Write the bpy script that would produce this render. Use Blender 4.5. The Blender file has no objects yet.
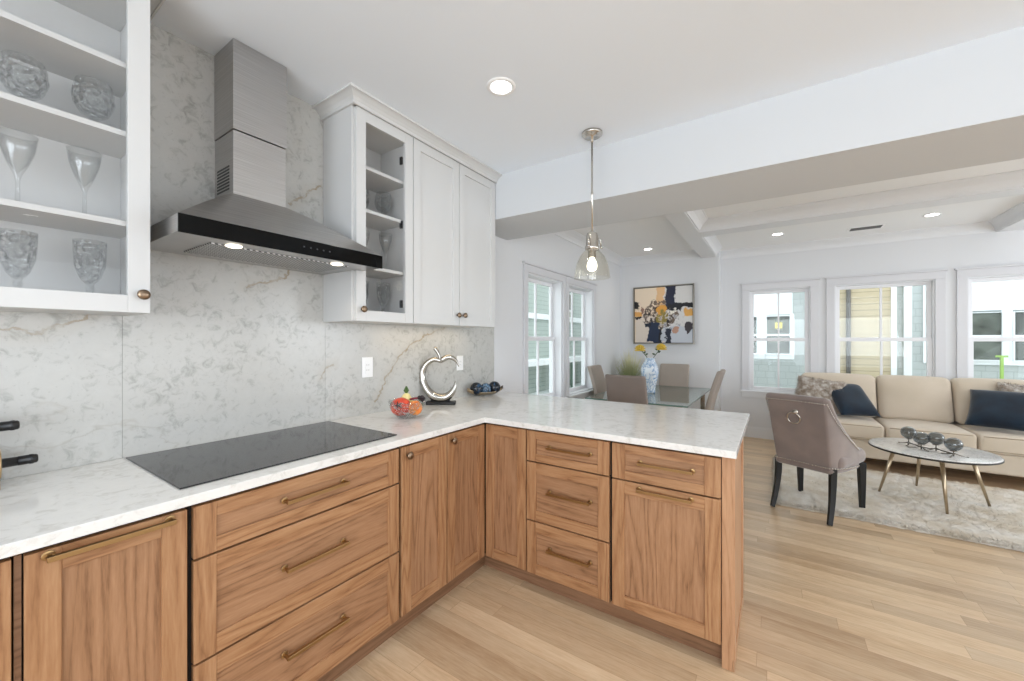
import bpy, bmesh, math, random
from math import sin, cos, pi, radians as R, sqrt
from mathutils import Vector, Matrix
random.seed(7)
SC = bpy.context.scene
COL = SC.collection

# ------------------------------------------------------------------ camera, world, lights, exposure
cam = bpy.data.cameras.new('camera'); cam.sensor_width = 36; cam.lens = 394/1024*36
cam.clip_start = .02; cam.clip_end = 200
camo = bpy.data.objects.new('camera', cam); COL.objects.link(camo)
camo.location = (0, 0, 1.359); camo.rotation_euler = (R(90), 0, math.atan(263/394))
SC.camera = camo
SC.view_settings.view_transform = 'Standard'; SC.view_settings.look = 'None'
SC.view_settings.gamma = 1; SC.view_settings.use_curve_mapping = False
SC.view_settings.exposure = 0.08
SC.cycles.use_denoising = True
SC.cycles.max_bounces = 12; SC.cycles.diffuse_bounces = 7; SC.cycles.glossy_bounces = 6
SC.cycles.transmission_bounces = 12; SC.cycles.transparent_max_bounces = 24
SC.cycles.caustics_reflective = False; SC.cycles.caustics_refractive = False
SC.cycles.sample_clamp_indirect = 6

world = bpy.data.worlds.new('overcast_sky'); SC.world = world; world.use_nodes = True
bg = world.node_tree.nodes['Background']
bg.inputs[0].default_value = (.88, .94, 1, 1); bg.inputs[1].default_value = 2.8

def area(name, loc, rot, sx, sy, power, col=(1, 1, 1)):
    l = bpy.data.lights.new(name, 'AREA'); l.shape = 'RECTANGLE'; l.size = sx; l.size_y = sy
    l.energy = power; l.color = col
    o = bpy.data.objects.new(name, l); COL.objects.link(o); o.location = loc; o.rotation_euler = rot
    return o
FILL_TINT = (.85, .925, 1)
# added fill panels in unseen openings behind and to the right of the camera
area('back_fill_panel', (0.9, -2.72, 1.5), (R(142), 0, 0), 4.2, 1.9, 130, FILL_TINT)       # added panel, tilted up to brighten the ceiling
area('right_fill_panel', (4.72, 1.0, 1.5), (R(138), 0, R(90)), 4.6, 1.9, 27, FILL_TINT)
area('right_far_fill_panel', (4.72, 5.0, 1.5), (R(138), 0, R(90)), 2.0, 1.6, 48, FILL_TINT)

# ------------------------------------------------------------------ node helpers
class G:
    def __init__(s, name):
        s.m = bpy.data.materials.new(name); s.m.use_nodes = True
        s.t = s.m.node_tree; s.b = s.t.nodes['Principled BSDF']
        s.out = s.t.nodes['Material Output']
    def n(s, typ, ins=None, **kw):
        nd = s.t.nodes.new(typ)
        for k, v in kw.items(): setattr(nd, k, v)
        for k, v in (ins or {}).items():
            if isinstance(v, bpy.types.NodeSocket): s.t.links.new(v, nd.inputs[k])
            else: nd.inputs[k].default_value = v
        return nd
    def math(s, op, a, b=0.0, c=None):
        d = {0: a, 1: b}
        if c is not None: d[2] = c
        return s.n('ShaderNodeMath', d, operation=op).outputs[0]
    def coord(s, scale=(1, 1, 1), kind='Object', loc=(0, 0, 0), rnd=0):
        tc = s.n('ShaderNodeTexCoord').outputs[kind]
        if rnd:
            oi = s.n('ShaderNodeObjectInfo').outputs['Random']
            mu = s.math('MULTIPLY', oi, rnd)
            tc = s.n('ShaderNodeVectorMath', {0: tc, 1: s.n('ShaderNodeCombineXYZ', {0: mu, 1: mu, 2: mu}).outputs[0]}, operation='ADD').outputs[0]
        return s.n('ShaderNodeMapping', {'Vector': tc, 'Scale': scale, 'Location': loc}).outputs[0]
    def noise(s, vec, scale, detail=4, rough=.5, dist=0):
        return s.n('ShaderNodeTexNoise', {'Vector': vec, 'Scale': scale, 'Detail': detail, 'Roughness': rough, 'Distortion': dist}).outputs['Fac']
    def ramp(s, fac, stops, interp='LINEAR'):
        r = s.n('ShaderNodeValToRGB', {'Fac': fac}); cr = r.color_ramp; cr.interpolation = interp
        while len(cr.elements) < len(stops): cr.elements.new(.5)
        for e, (p, c) in zip(cr.elements, stops):
            e.position = p; e.color = (*c, 1) if len(c) == 3 else c
        return r.outputs[0]
    def mix(s, fac, a, b, mode='MIX'):
        nd = s.n('ShaderNodeMix', data_type='RGBA', blend_type=mode)
        for k, v in ((0, fac), (6, a), (7, b)):
            if isinstance(v, bpy.types.NodeSocket): s.t.links.new(v, nd.inputs[k])
            else: nd.inputs[k].default_value = v if k == 0 else ((*v, 1) if len(v) == 3 else v)
        return nd.outputs[2]
    def set(s, **kw):
        names = {'col': 'Base Color', 'rough': 'Roughness', 'metal': 'Metallic', 'spec': 'Specular IOR Level', 'tr': 'Transmission Weight',
                 'ior': 'IOR', 'alpha': 'Alpha', 'coat': 'Coat Weight', 'coatr': 'Coat Roughness', 'sheen': 'Sheen Weight', 'emc': 'Emission Color', 'ems': 'Emission Strength',
                 'normal': 'Normal', 'aniso': 'Anisotropic'}
        for k, v in kw.items():
            i = s.b.inputs[names[k]]
            if isinstance(v, bpy.types.NodeSocket): s.t.links.new(v, i)
            else:
                if k in ('col', 'emc'): v = (*v, 1)
                i.default_value = v
        return s
    def bump(s, h, strength=.2, dist=.01):
        s.set(normal=s.n('ShaderNodeBump', {'Height': h, 'Strength': strength, 'Distance': dist}).outputs[0]); return s

def lin(h):
    c = [int(h[i:i+2], 16)/255 for i in (0, 2, 4)]
    return tuple(x/12.92 if x <= .04045 else ((x+.055)/1.055)**2.4 for x in c)
M = {}
def plain(name, hexc, rough=.5, metal=0, **kw):
    g = G(name); g.set(col=lin(hexc), rough=rough, metal=metal, **kw); M[name] = g.m; return g
def paint(name, hexc, rough=.6):
    g = G(name); v = g.coord(); n = g.noise(v, 60, 2)
    g.set(col=lin(hexc), rough=rough).bump(n, .03, .002); M[name] = g.m
paint('ceiling_paint', 'EAF0F7', .8); paint('beam_white_dimmed', 'CFD2D5', .8); paint('coffer_paint', 'F1F1F1', .8); paint('wall_paint', 'DADBDD', .7); paint('trim_paint', 'E0E1E3', .4); paint('casing_paint', 'D3D3D6', .45)  # beam: the ceiling's white, darkened to offset direct light on its face
paint('cabinet_white', 'CDCDCC', .35); paint('outlet_white', 'F3F3F3', .3)
plain('dark_gap', '1C1510', .8); plain('black_plastic', '111113', .35); plain('black_wood', '0B0A0A', .5)
plain('chrome', 'B9B5AE', .14, 1); plain('nickel', 'C9C4BC', .22, 1); plain('brass', 'A5875F', .3, 1); plain('knob_bronze', '8E7A66', .3, 1)
plain('champagne_metal', 'B8A78E', .3, 1); plain('gold_ring', 'C9B084', .3, 1); plain('frame_silver', 'A9A49B', .3, .9); plain('frame_dark', '2A2622', .4, .3)
plain('bulb_glow', 'FFFFFF', .3, emc=(1, .93, .80), ems=3.5); plain('can_glow', 'FFFFFF', .5, emc=(1, .98, .95), ems=14)
plain('hood_lamp', 'FFFFFF', .5, emc=(1, .9, .72), ems=4); plain('cushion_piping', 'A08F79', .9); plain('window_vinyl', 'E6E6E8', .35)
plain('candelabra_metal', '6F6A62', .3, .9); plain('leaf_green', '4C6A35', .6); plain('stem_green', '3E5130', .6); plain('dark_stalk', '241A20', .5)
plain('red_stalk', '7A2330', .5); plain('lime_paint', '9CC060', .6); plain('outside_white', 'EDF0F2', .6); plain('outside_dark', '5A5C58', .6)
plain('green_trim', '4F6A5C', .5); plain('rail_white', 'EDEFEF', .5); plain('pot', 'D9D7D2', .5); plain('soil', '3A2D22', .9)
plain('vent_grey', 'B9B9B9', .5); plain('vent_dark', '6A6A6A', .8); plain('touch_mark', '3A3B3E', .4, emc=(.7, .75, .8), ems=0); plain('outside_downspout', '5E5A55', .5)

def wood(name, axis, cols, rough=.42):
    g = G(name)
    sc = {'z': (1, 1, .09), 'x': (.09, 1, 1), 'y': (1, .09, 1)}[axis]
    v = g.coord(sc, rnd=7.3)
    big = g.noise(v, 5.0, 3, .5, .25)
    # cathedral rings from a stretched noise field
    rings = g.math('FRACT', g.math('MULTIPLY', big, 16.0))
    tri = g.math('ABSOLUTE', g.math('SUBTRACT', rings, .5)); tri = g.math('MULTIPLY', tri, 2)
    fine = g.noise(v, 170, 3, .6); mid = g.noise(v, 38, 3, .6)
    f = g.math('ADD', g.math('MULTIPLY', g.math('POWER', tri, .6), .30), g.math('ADD', g.math('MULTIPLY', fine, .50), g.math('MULTIPLY', mid, .22)))
    c = g.ramp(f, [(.28, lin(cols[0])), (.5, lin(cols[1])), (.78, lin(cols[2]))])
    tone = g.n('ShaderNodeObjectInfo').outputs['Random']
    c = g.mix(g.math('MULTIPLY', tone, .16), c, lin(cols[0]), 'MIX')
    g.set(col=c, rough=rough, spec=.4).bump(f, .12, .001); M[name] = g.m
OAK = ('7F5638', 'A27753', 'B78E69')
for a in 'xyz': wood('oak_'+a, a, OAK)
OAKP = ('765238', '9C7454', 'B08766')
for a in 'xyz': wood('oak_panel_'+a, a, OAKP)
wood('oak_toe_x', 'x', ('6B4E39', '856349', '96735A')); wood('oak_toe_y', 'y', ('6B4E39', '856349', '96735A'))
wood('oak_end', 'z', ('9A7152', 'B48A68', 'C49C79'))

def floor_mat():
    g = G('oak_floor')
    tc = g.n('ShaderNodeTexCoord').outputs['Object']; s = g.n('ShaderNodeSeparateXYZ', {0: tc})
    x, y = s.outputs[0], s.outputs[1]
    W = .092
    ry = g.math('DIVIDE', y, W); row = g.math('FLOOR', ry); fy = g.math('FRACT', ry)
    r1 = g.n('ShaderNodeTexWhiteNoise', {'W': row}, noise_dimensions='1D').outputs['Value']
    xx = g.math('ADD', g.math('DIVIDE', x, 1.15), g.math('MULTIPLY', r1, 9.7))
    cx = g.math('FLOOR', xx); fx = g.math('FRACT', xx)
    rid = g.n('ShaderNodeTexWhiteNoise', {'Vector': g.n('ShaderNodeCombineXYZ', {0: cx, 1: row}).outputs[0]}, noise_dimensions='3D').outputs['Value']
    off = g.math('MULTIPLY', rid, 37)
    v = g.n('ShaderNodeCombineXYZ', {0: g.math('MULTIPLY', x, .10), 1: g.math('ADD', y, off), 2: off}).outputs[0]
    fine = g.noise(v, 120, 3, .6); big = g.noise(v, 9, 3, .5, .3)
    f = g.math('ADD', g.math('MULTIPLY', fine, .45), g.math('MULTIPLY', big, .55))
    c = g.ramp(f, [(.3, lin('B69876')), (.5, lin('CCB292')), (.72, lin('DCC6A8'))])
    tone = g.ramp(rid, [(0, (.80, .77, .75)), (.5, (.99, .98, .97)), (1, (1.10, 1.09, 1.07))])
    c = g.mix(1.0, c, tone, 'MULTIPLY')
    e1 = g.math('MINIMUM', fy, g.math('SUBTRACT', 1.0, fy)); e2 = g.math('MULTIPLY', g.math('MINIMUM', fx, g.math('SUBTRACT', 1.0, fx)), 12)
    seam = g.math('LESS_THAN', g.math('MINIMUM', e1, e2), .012)
    c = g.mix(g.math('MULTIPLY', seam, .45), c, lin('8D6C4B'))
    g.set(col=c, rough=.33, spec=.4).bump(f, .05, .001); M['oak_floor'] = g.m
floor_mat()

def stone(name, base, dark, veincol, vein_amt, speck, rough, coat=0, scale=1):
    g = G(name); v = g.coord((scale, scale, scale))
    a = g.noise(v, 4.5, 5, .62, .6); b = g.noise(v, 24, 5, .65, .8); 
    f = g.math('ADD', g.math('MULTIPLY', a, .35), g.math('MULTIPLY', b, .65))
    c = g.ramp(f, [(.36, lin(dark)), (.48, lin(base)), (.70, tuple(min(1, q*1.06) for q in lin(base)))])
    vs = g.coord((1.0*scale, .8*scale, 1.1*scale), loc=(3.1, 1.7, .4))
    w = g.noise(vs, 1.15, 6, .58, .35)
    rid = g.math('ABSOLUTE', g.math('SUBTRACT', w, .5))
    vein = g.ramp(rid, [(0, (1, 1, 1)), (.006, (0, 0, 0))])
    mask = g.ramp(g.noise(v, 1.7, 2), [(.46, (0, 0, 0)), (.62, (1, 1, 1))])
    vm = g.math('MULTIPLY', g.math('MULTIPLY', vein, mask), vein_amt)
    c = g.mix(vm, c, lin(veincol))
    if speck:
        sp = g.ramp(g.noise(v, 90, 3, .6), [(.30, (1, 1, 1)), (.36, (0, 0, 0))])
        c = g.mix(g.math('MULTIPLY', sp, speck), c, lin(dark))
    g.set(col=c, rough=rough, spec=.5, coat=coat); M[name] = g.m
    return g, c
g_, c_ = stone('marble_slab', 'BFBEBA', 'A3A29D', '8A7A66', .25, .45, .22)
VE = [[(1.549, .98), (1.647, 1.139), (1.711, 1.219), (1.829, 1.322), (2.034, 1.42), (2.168, 1.46)], [(.05, 1.395), (.138, 1.392), (.199, 1.384), (.231, 1.388), (.269, 1.409), (.299, 1.424), (.326, 1.443)],
      [(.842, 1.613), (.907, 1.635), (.966, 1.657), (1.004, 1.677), (1.043, 1.718)], [(1.038, 2.057), (1.089, 2.093), (1.131, 2.137), (1.197, 2.195)], [(1.208, 1.155), (1.242, 1.224), (1.278, 1.233)]]
def veins(g, c):
    nz = g.n('ShaderNodeTexNoise', {'Vector': g.coord(), 'Scale': 16.0, 'Detail': 5.0, 'Roughness': .65}).outputs['Color']
    d = g.n('ShaderNodeVectorMath', {0: nz, 1: (-.5, -.5, -.5)}, operation='ADD').outputs[0]; d = g.n('ShaderNodeVectorMath', {0: d, 'Scale': .07}, operation='SCALE').outputs[0]
    geo = g.n('ShaderNodeNewGeometry').outputs['Position']; p = g.n('ShaderNodeVectorMath', {0: geo, 1: d}, operation='ADD').outputs[0]
    p = g.n('ShaderNodeVectorMath', {0: p, 1: (0, 1, 1)}, operation='MULTIPLY').outputs[0]; best = None
    for V in VE:
        for (a, b_) in zip(V, V[1:]):
            A = Vector((0, *a)); D = Vector((0, *b_))-A
            q = g.n('ShaderNodeVectorMath', {0: p, 1: tuple(A)}, operation='SUBTRACT').outputs[0]
            t_ = g.n('ShaderNodeVectorMath', {0: q, 1: tuple(D/D.length_squared)}, operation='DOT_PRODUCT').outputs['Value']
            t_ = g.n('ShaderNodeClamp', {0: t_}).outputs[0]
            pr = g.n('ShaderNodeVectorMath', {0: tuple(D), 'Scale': t_}, operation='SCALE').outputs[0]
            ds = g.n('ShaderNodeVectorMath', {0: q, 1: pr}, operation='DISTANCE').outputs['Value']
            best = ds if best is None else g.math('MINIMUM', best, ds)
    w = g.ramp(best, [(0, (1, 1, 1)), (.0035, (.8, .8, .8)), (.007, (.0, .0, .0))]); halo = g.ramp(best, [(0, (1, 1, 1)), (.05, (0, 0, 0))])
    br = g.ramp(g.noise(g.coord(), 9, 4, .7), [(.35, (.15, .15, .15)), (.6, (.8, .8, .8))])
    c = g.mix(g.math('MULTIPLY', halo, .16), c, lin('9C8A6E')); c = g.mix(g.math('MULTIPLY', w, br), c, lin('968468'))
    g.set(col=c)

veins(g_, c_)
stone('quartz_top', 'E3E2DF', 'CFCDC8', 'B9B2A6', .3, .15, .12)
stone('table_marble', 'E6E4E0', '9D9892', '4D4A47', .6, .3, .15, 0, 4)

def steel():
    g = G('brushed_steel'); v = g.coord((.6, .6, 60)); n = g.noise(v, 6, 2)
    g.set(col=g.ramp(n, [(.3, (.44, .43, .42)), (.7, (.56, .55, .54))]), metal=1, rough=.3); M['brushed_steel'] = g.m
    g = G('mesh_filter'); v = g.coord((1, 1, 1)); b = g.n('ShaderNodeTexChecker', {'Vector': v, 'Scale': 95.0}).outputs['Fac']
    g.set(col=g.mix(b, (.10, .10, .10), (.62, .61, .60)), metal=.9, rough=.4); M['mesh_filter'] = g.m
    g = G('cooktop_glass'); g.set(col=(.022, .022, .023), rough=.06, spec=.7); M['cooktop_glass'] = g.m
    g = G('hood_glass'); g.set(col=(.004, .004, .004), rough=.06, spec=.12); M['hood_glass'] = g.m
steel()

def glass(name, tint, rough=0, mixf=.85, facet=0):
    # thin clear glass: transparent with a Fresnel reflection
    g = G(name); g.t.nodes.remove(g.b)
    lw = g.n('ShaderNodeLayerWeight', {'Blend': .5}); nb = None
    if facet:
        cell = g.n('ShaderNodeTexVoronoi', {'Vector': g.coord(), 'Scale': facet}).outputs['Distance']
        nb = g.n('ShaderNodeBump', {'Height': cell, 'Strength': 1.0, 'Distance': .02}).outputs[0]; g.t.links.new(nb, lw.inputs['Normal'])
    fr = lw.outputs['Facing']
    fr = g.math('ADD', g.math('MULTIPLY', g.math('POWER', fr, 3.5), .85), .045)
    thin = g.mix(g.math('MULTIPLY', g.math('POWER', lw.outputs['Facing'], 2.0), .9 if facet or mixf > .7 else .2), tint, tuple(q*.76 for q in tint)); tr = g.n('ShaderNodeBsdfTransparent', {'Color': thin}); gl = g.n('ShaderNodeBsdfGlossy', {'Color': (1, 1, 1, 1), 'Roughness': rough})
    f = g.math('MULTIPLY', fr, mixf)
    if nb: g.t.links.new(nb, gl.inputs['Normal'])
    mx = g.n('ShaderNodeMixShader', {0: f, 1: tr.outputs[0], 2: gl.outputs[0]})
    g.t.links.new(mx.outputs[0], g.out.inputs[0]); M[name] = g.m
glass('pane_glass', (.96, .98, .97), .0, .5); glass('cabinet_glass', (.98, .98, .98), 0, .22); glass('crystal', (.945, .95, .95), .04, .75, 55); glass('clear_stemware', (.955, .96, .96), .03, .8)
glass('pendant_glass', (.96, .95, .92), .02, .7); glass('smoked_glass', (.66, .68, .69), .04, 1.1); glass('table_glass', (.80, .90, .87), 0, .9)
g = G('table_glass_edge'); g.set(col=lin('6C8A80'), rough=.15); M['table_glass_edge'] = g.m

def fabric(name, hexc, hex2=None, scale=400, rough=.9, bump=.25, sheen=.2, blotch=3.0):
    g = G(name); v = g.coord(rnd=3)
    n = g.noise(v, scale, 2, .7); b = g.noise(v, blotch, 3)
    c = g.mix(g.ramp(b, [(.35, (0, 0, 0)), (.65, (1, 1, 1))]), lin(hexc), lin(hex2 or hexc))
    c = g.mix(g.math('MULTIPLY', n, .18), c, (.1, .09, .08))
    g.set(col=c, rough=rough, sheen=sheen, spec=.15).bump(n, bump, .003); M[name] = g.m
fabric('sofa_linen', 'D6C8B6', 'CEC0AC'); fabric('taupe_velvet', '8E7F78', '7E716C', 300, .75, .1, .6, 5); fabric('taupe_leather', 'A79C92', 'A1968C', 500, .5, .08, 0)
fabric('dining_dark', '8D827B', '877C75', 500, .55, .08, 0); fabric('navy_velvet', '10283A', '0A1B2B', 300, .9, .3, .3, 9)
fabric('rug_pile', 'ECE6DC', 'D9CDBA', 90, 1, .9, .1, 5)
def fur():
    g = G('fur_mottled'); v = g.coord(); b = g.noise(v, 16, 5, .7); n = g.noise(v, 150, 2, .6)
    c = g.ramp(b, [(.34, lin('7C6C5D')), (.5, lin('B0A396')), (.64, lin('DAD6D0'))])
    g.set(col=c, rough=1, sheen=.3).bump(n, .7, .01); M['fur_mottled'] = g.m
fur()
def siding(name, hexc, dark, H, brick=None):
    g = G(name); v = g.n('ShaderNodeSeparateXYZ', {0: g.coord()}); z = v.outputs[2]
    u = g.math('ADD', v.outputs[0], v.outputs[1])
    f = g.math('FRACT', g.math('DIVIDE', z, H)); line = g.math('LESS_THAN', f, .10)
    if brick:
        row = g.math('FLOOR', g.math('DIVIDE', z, H)); r = g.n('ShaderNodeTexWhiteNoise', {'W': row}, noise_dimensions='1D').outputs['Value']
        fx = g.math('FRACT', g.math('ADD', g.math('DIVIDE', u, brick), r)); line = g.math('MAXIMUM', line, g.math('LESS_THAN', fx, .06))
    n = g.noise(g.coord(), 9, 3)
    c = g.mix(g.math('MULTIPLY', n, .3), lin(hexc), lin(dark)); c = g.mix(g.math('MULTIPLY', line, .5 if brick else .9), c, lin(dark))
    g.set(col=c, rough=.8); M[name] = g.m
siding('beige_siding', 'C9B99B', '8F8269', .108); siding('grey_shingle', 'B9BEBC', '8F9694', .13, .17); siding('green_siding', 'AEB8B0', '828F86', .11)
g = G('outside_window'); n = g.noise(g.coord(), 3, 3); g.set(col=g.ramp(n, [(.35, lin('3E423C')), (.6, lin('6E746C'))]), rough=.5, spec=.2); M['outside_window'] = g.m
plain('outside_ground', 'D6D6D2', .9); plain('window_note', 'E8D25A', .6)

def painting_mat():
    g = G('abstract_canvas')
    base = g.n('ShaderNodeTexCoord').outputs['Generated']
    nz = g.n('ShaderNodeTexNoise', {'Vector': base, 'Scale': 6.5, 'Detail': 8.0, 'Roughness': .72}).outputs['Color']
    d = g.n('ShaderNodeVectorMath', {0: nz, 1: (-.5, -.5, -.5)}, operation='ADD').outputs[0]
    d = g.n('ShaderNodeVectorMath', {0: d, 'Scale': .25}, operation='SCALE').outputs[0]
    v = g.n('ShaderNodeVectorMath', {0: base, 1: d}, operation='ADD').outputs[0]
    s = g.n('ShaderNodeSeparateXYZ', {0: v}); x, y = s.outputs[0], s.outputs[2]
    def rect(cx, cy, w, h):
        a = g.math('LESS_THAN', g.math('ABSOLUTE', g.math('SUBTRACT', x, cx)), w/2)
        b = g.math('LESS_THAN', g.math('ABSOLUTE', g.math('SUBTRACT', y, cy)), h/2)
        return g.math('MULTIPLY', a, b)
    def spot(cx, cy, r, sy=1):
        a = g.math('POWER', g.math('SUBTRACT', x, cx), 2.0); b = g.math('POWER', g.math('MULTIPLY', g.math('SUBTRACT', y, cy), sy), 2.0)
        return g.math('LESS_THAN', g.math('ADD', a, b), r*r)
    c = g.mix(g.math('GREATER_THAN', x, .52), lin('DFCDB6'), lin('D3D1CF'))
    def lay(m, col): 
        nonlocal c; c = g.mix(m, c, lin(col))
    lay(rect(.24, .22, .44, .5), 'D9CDC0'); lay(rect(.46, .86, .12, .4), 'D8B083'); lay(rect(.78, .14, .5, .28), 'BFC4CC')
    fz = g.noise(g.n('ShaderNodeMapping', {'Vector': base, 'Scale': (14, 1, 14)}).outputs[0], 1, 4, .7)
    cloud = g.math('MULTIPLY', spot(.47, .52, .30, 1.2), g.math('GREATER_THAN', fz, .47)); lay(cloud, '6B5B50')
    cloud = g.math('MULTIPLY', spot(.42, .45, .26, 1.1), g.math('GREATER_THAN', fz, .55)); lay(cloud, '2A2628')
    lay(g.math('MULTIPLY', spot(.60, .40, .26, 1.2), g.math('LESS_THAN', fz, .42)), '8C8A92')
    lay(rect(.625, .84, .17, .5), '1B2038'); lay(rect(.70, .64, .26, .13), '15161F'); lay(rect(.88, .655, .3, .085), '101218')
    lay(rect(.42, .12, .12, .26), '14161E'); lay(rect(.34, .19, .19, .36), '1C2A44'); lay(rect(.24, .33, .10, .07), '17202F'); lay(rect(.60, .12, .10, .26), '1A2234'); lay(rect(.52, .12, .08, .24), 'B9BEC6')
    lay(spot(.48, .58, .085), 'D79A42'); lay(g.math('MULTIPLY', spot(.50, .45, .10, .8), g.math('GREATER_THAN', fz, .46)), '8A7A3C'); lay(rect(.06, .53, .14, .09), 'D7A05A'); lay(rect(.03, .68, .07, .14), '15130F'); lay(rect(.07, .46, .12, .04), '15130F')
    lay(rect(.95, .53, .14, .12), 'D9A457'); lay(rect(.14, .58, .06, .13), '8B6A5A'); lay(spot(.93, .27, .06, .7), '3A3438'); lay(spot(.72, .22, .05), 'B98F7A')
    lay(g.math('MULTIPLY', spot(.66, .56, .10, 1.6), g.math('GREATER_THAN', fz, .5)), 'E8E2D8')
    g.set(col=c, rough=.6).bump(fz, .2, .002); M['abstract_canvas'] = g.m
painting_mat()
def vase_mat():
    g = G('blue_white_porcelain'); n = g.noise(g.coord((1, 1, .6)), 17, 3, .55, 1.6)
    g.set(col=g.ramp(n, [(.44, lin('E4E9EE')), (.50, lin('5E8FBE')), (.56, lin('DCE4EC'))]), rough=.12); M['blue_white_porcelain'] = g.m
    g = G('blue_swirl_ball'); n = g.noise(g.coord(rnd=2), 22, 4, .6, 1.5)
    g.set(col=g.ramp(n, [(.46, lin('22303F')), (.52, lin('7FA0BD')), (.58, lin('2C4056'))]), rough=.2); M['blue_swirl_ball'] = g.m
    g = G('dark_ball'); n = g.noise(g.coord(rnd=2), 14, 4, .6, 1)
    g.set(col=g.ramp(n, [(.5, lin('0E141D')), (.60, lin('182839')), (.66, lin('34506D'))]), rough=.15); M['dark_ball'] = g.m
    g = G('red_fruit'); n = g.noise(g.coord(), 30, 3); g.set(col=g.ramp(n, [(.35, lin('C5301F')), (.65, lin('E25636'))]), rough=.3); M['red_fruit'] = g.m
    g = G('orange_fruit'); n = g.noise(g.coord(), 60, 2); g.set(col=g.ramp(n, [(.4, lin('E8762A')), (.6, lin('F29A4C'))]), rough=.4).bump(n, .2, .002); M['orange_fruit'] = g.m
    plain('yellow_fruit', 'EFDE9A', .4); plain('yellow_petal', 'D9B84A', .7); plain('flower_heart', 'A8742C', .8)
    g = G('grass_blade'); s = g.n('ShaderNodeSeparateXYZ', {0: g.coord()}); n = g.noise(g.coord(), 8, 2)
    f = g.math('ADD', g.math('MULTIPLY', g.math('SUBTRACT', s.outputs[2], .55), 1.2), g.math('MULTIPLY', n, .3))
    g.set(col=g.ramp(f, [(.1, lin('4A5C30')), (.42, lin('8A9A62')), (.8, lin('D6D3AE'))]), rough=.7); M['grass_blade'] = g.m
vase_mat()

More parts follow.
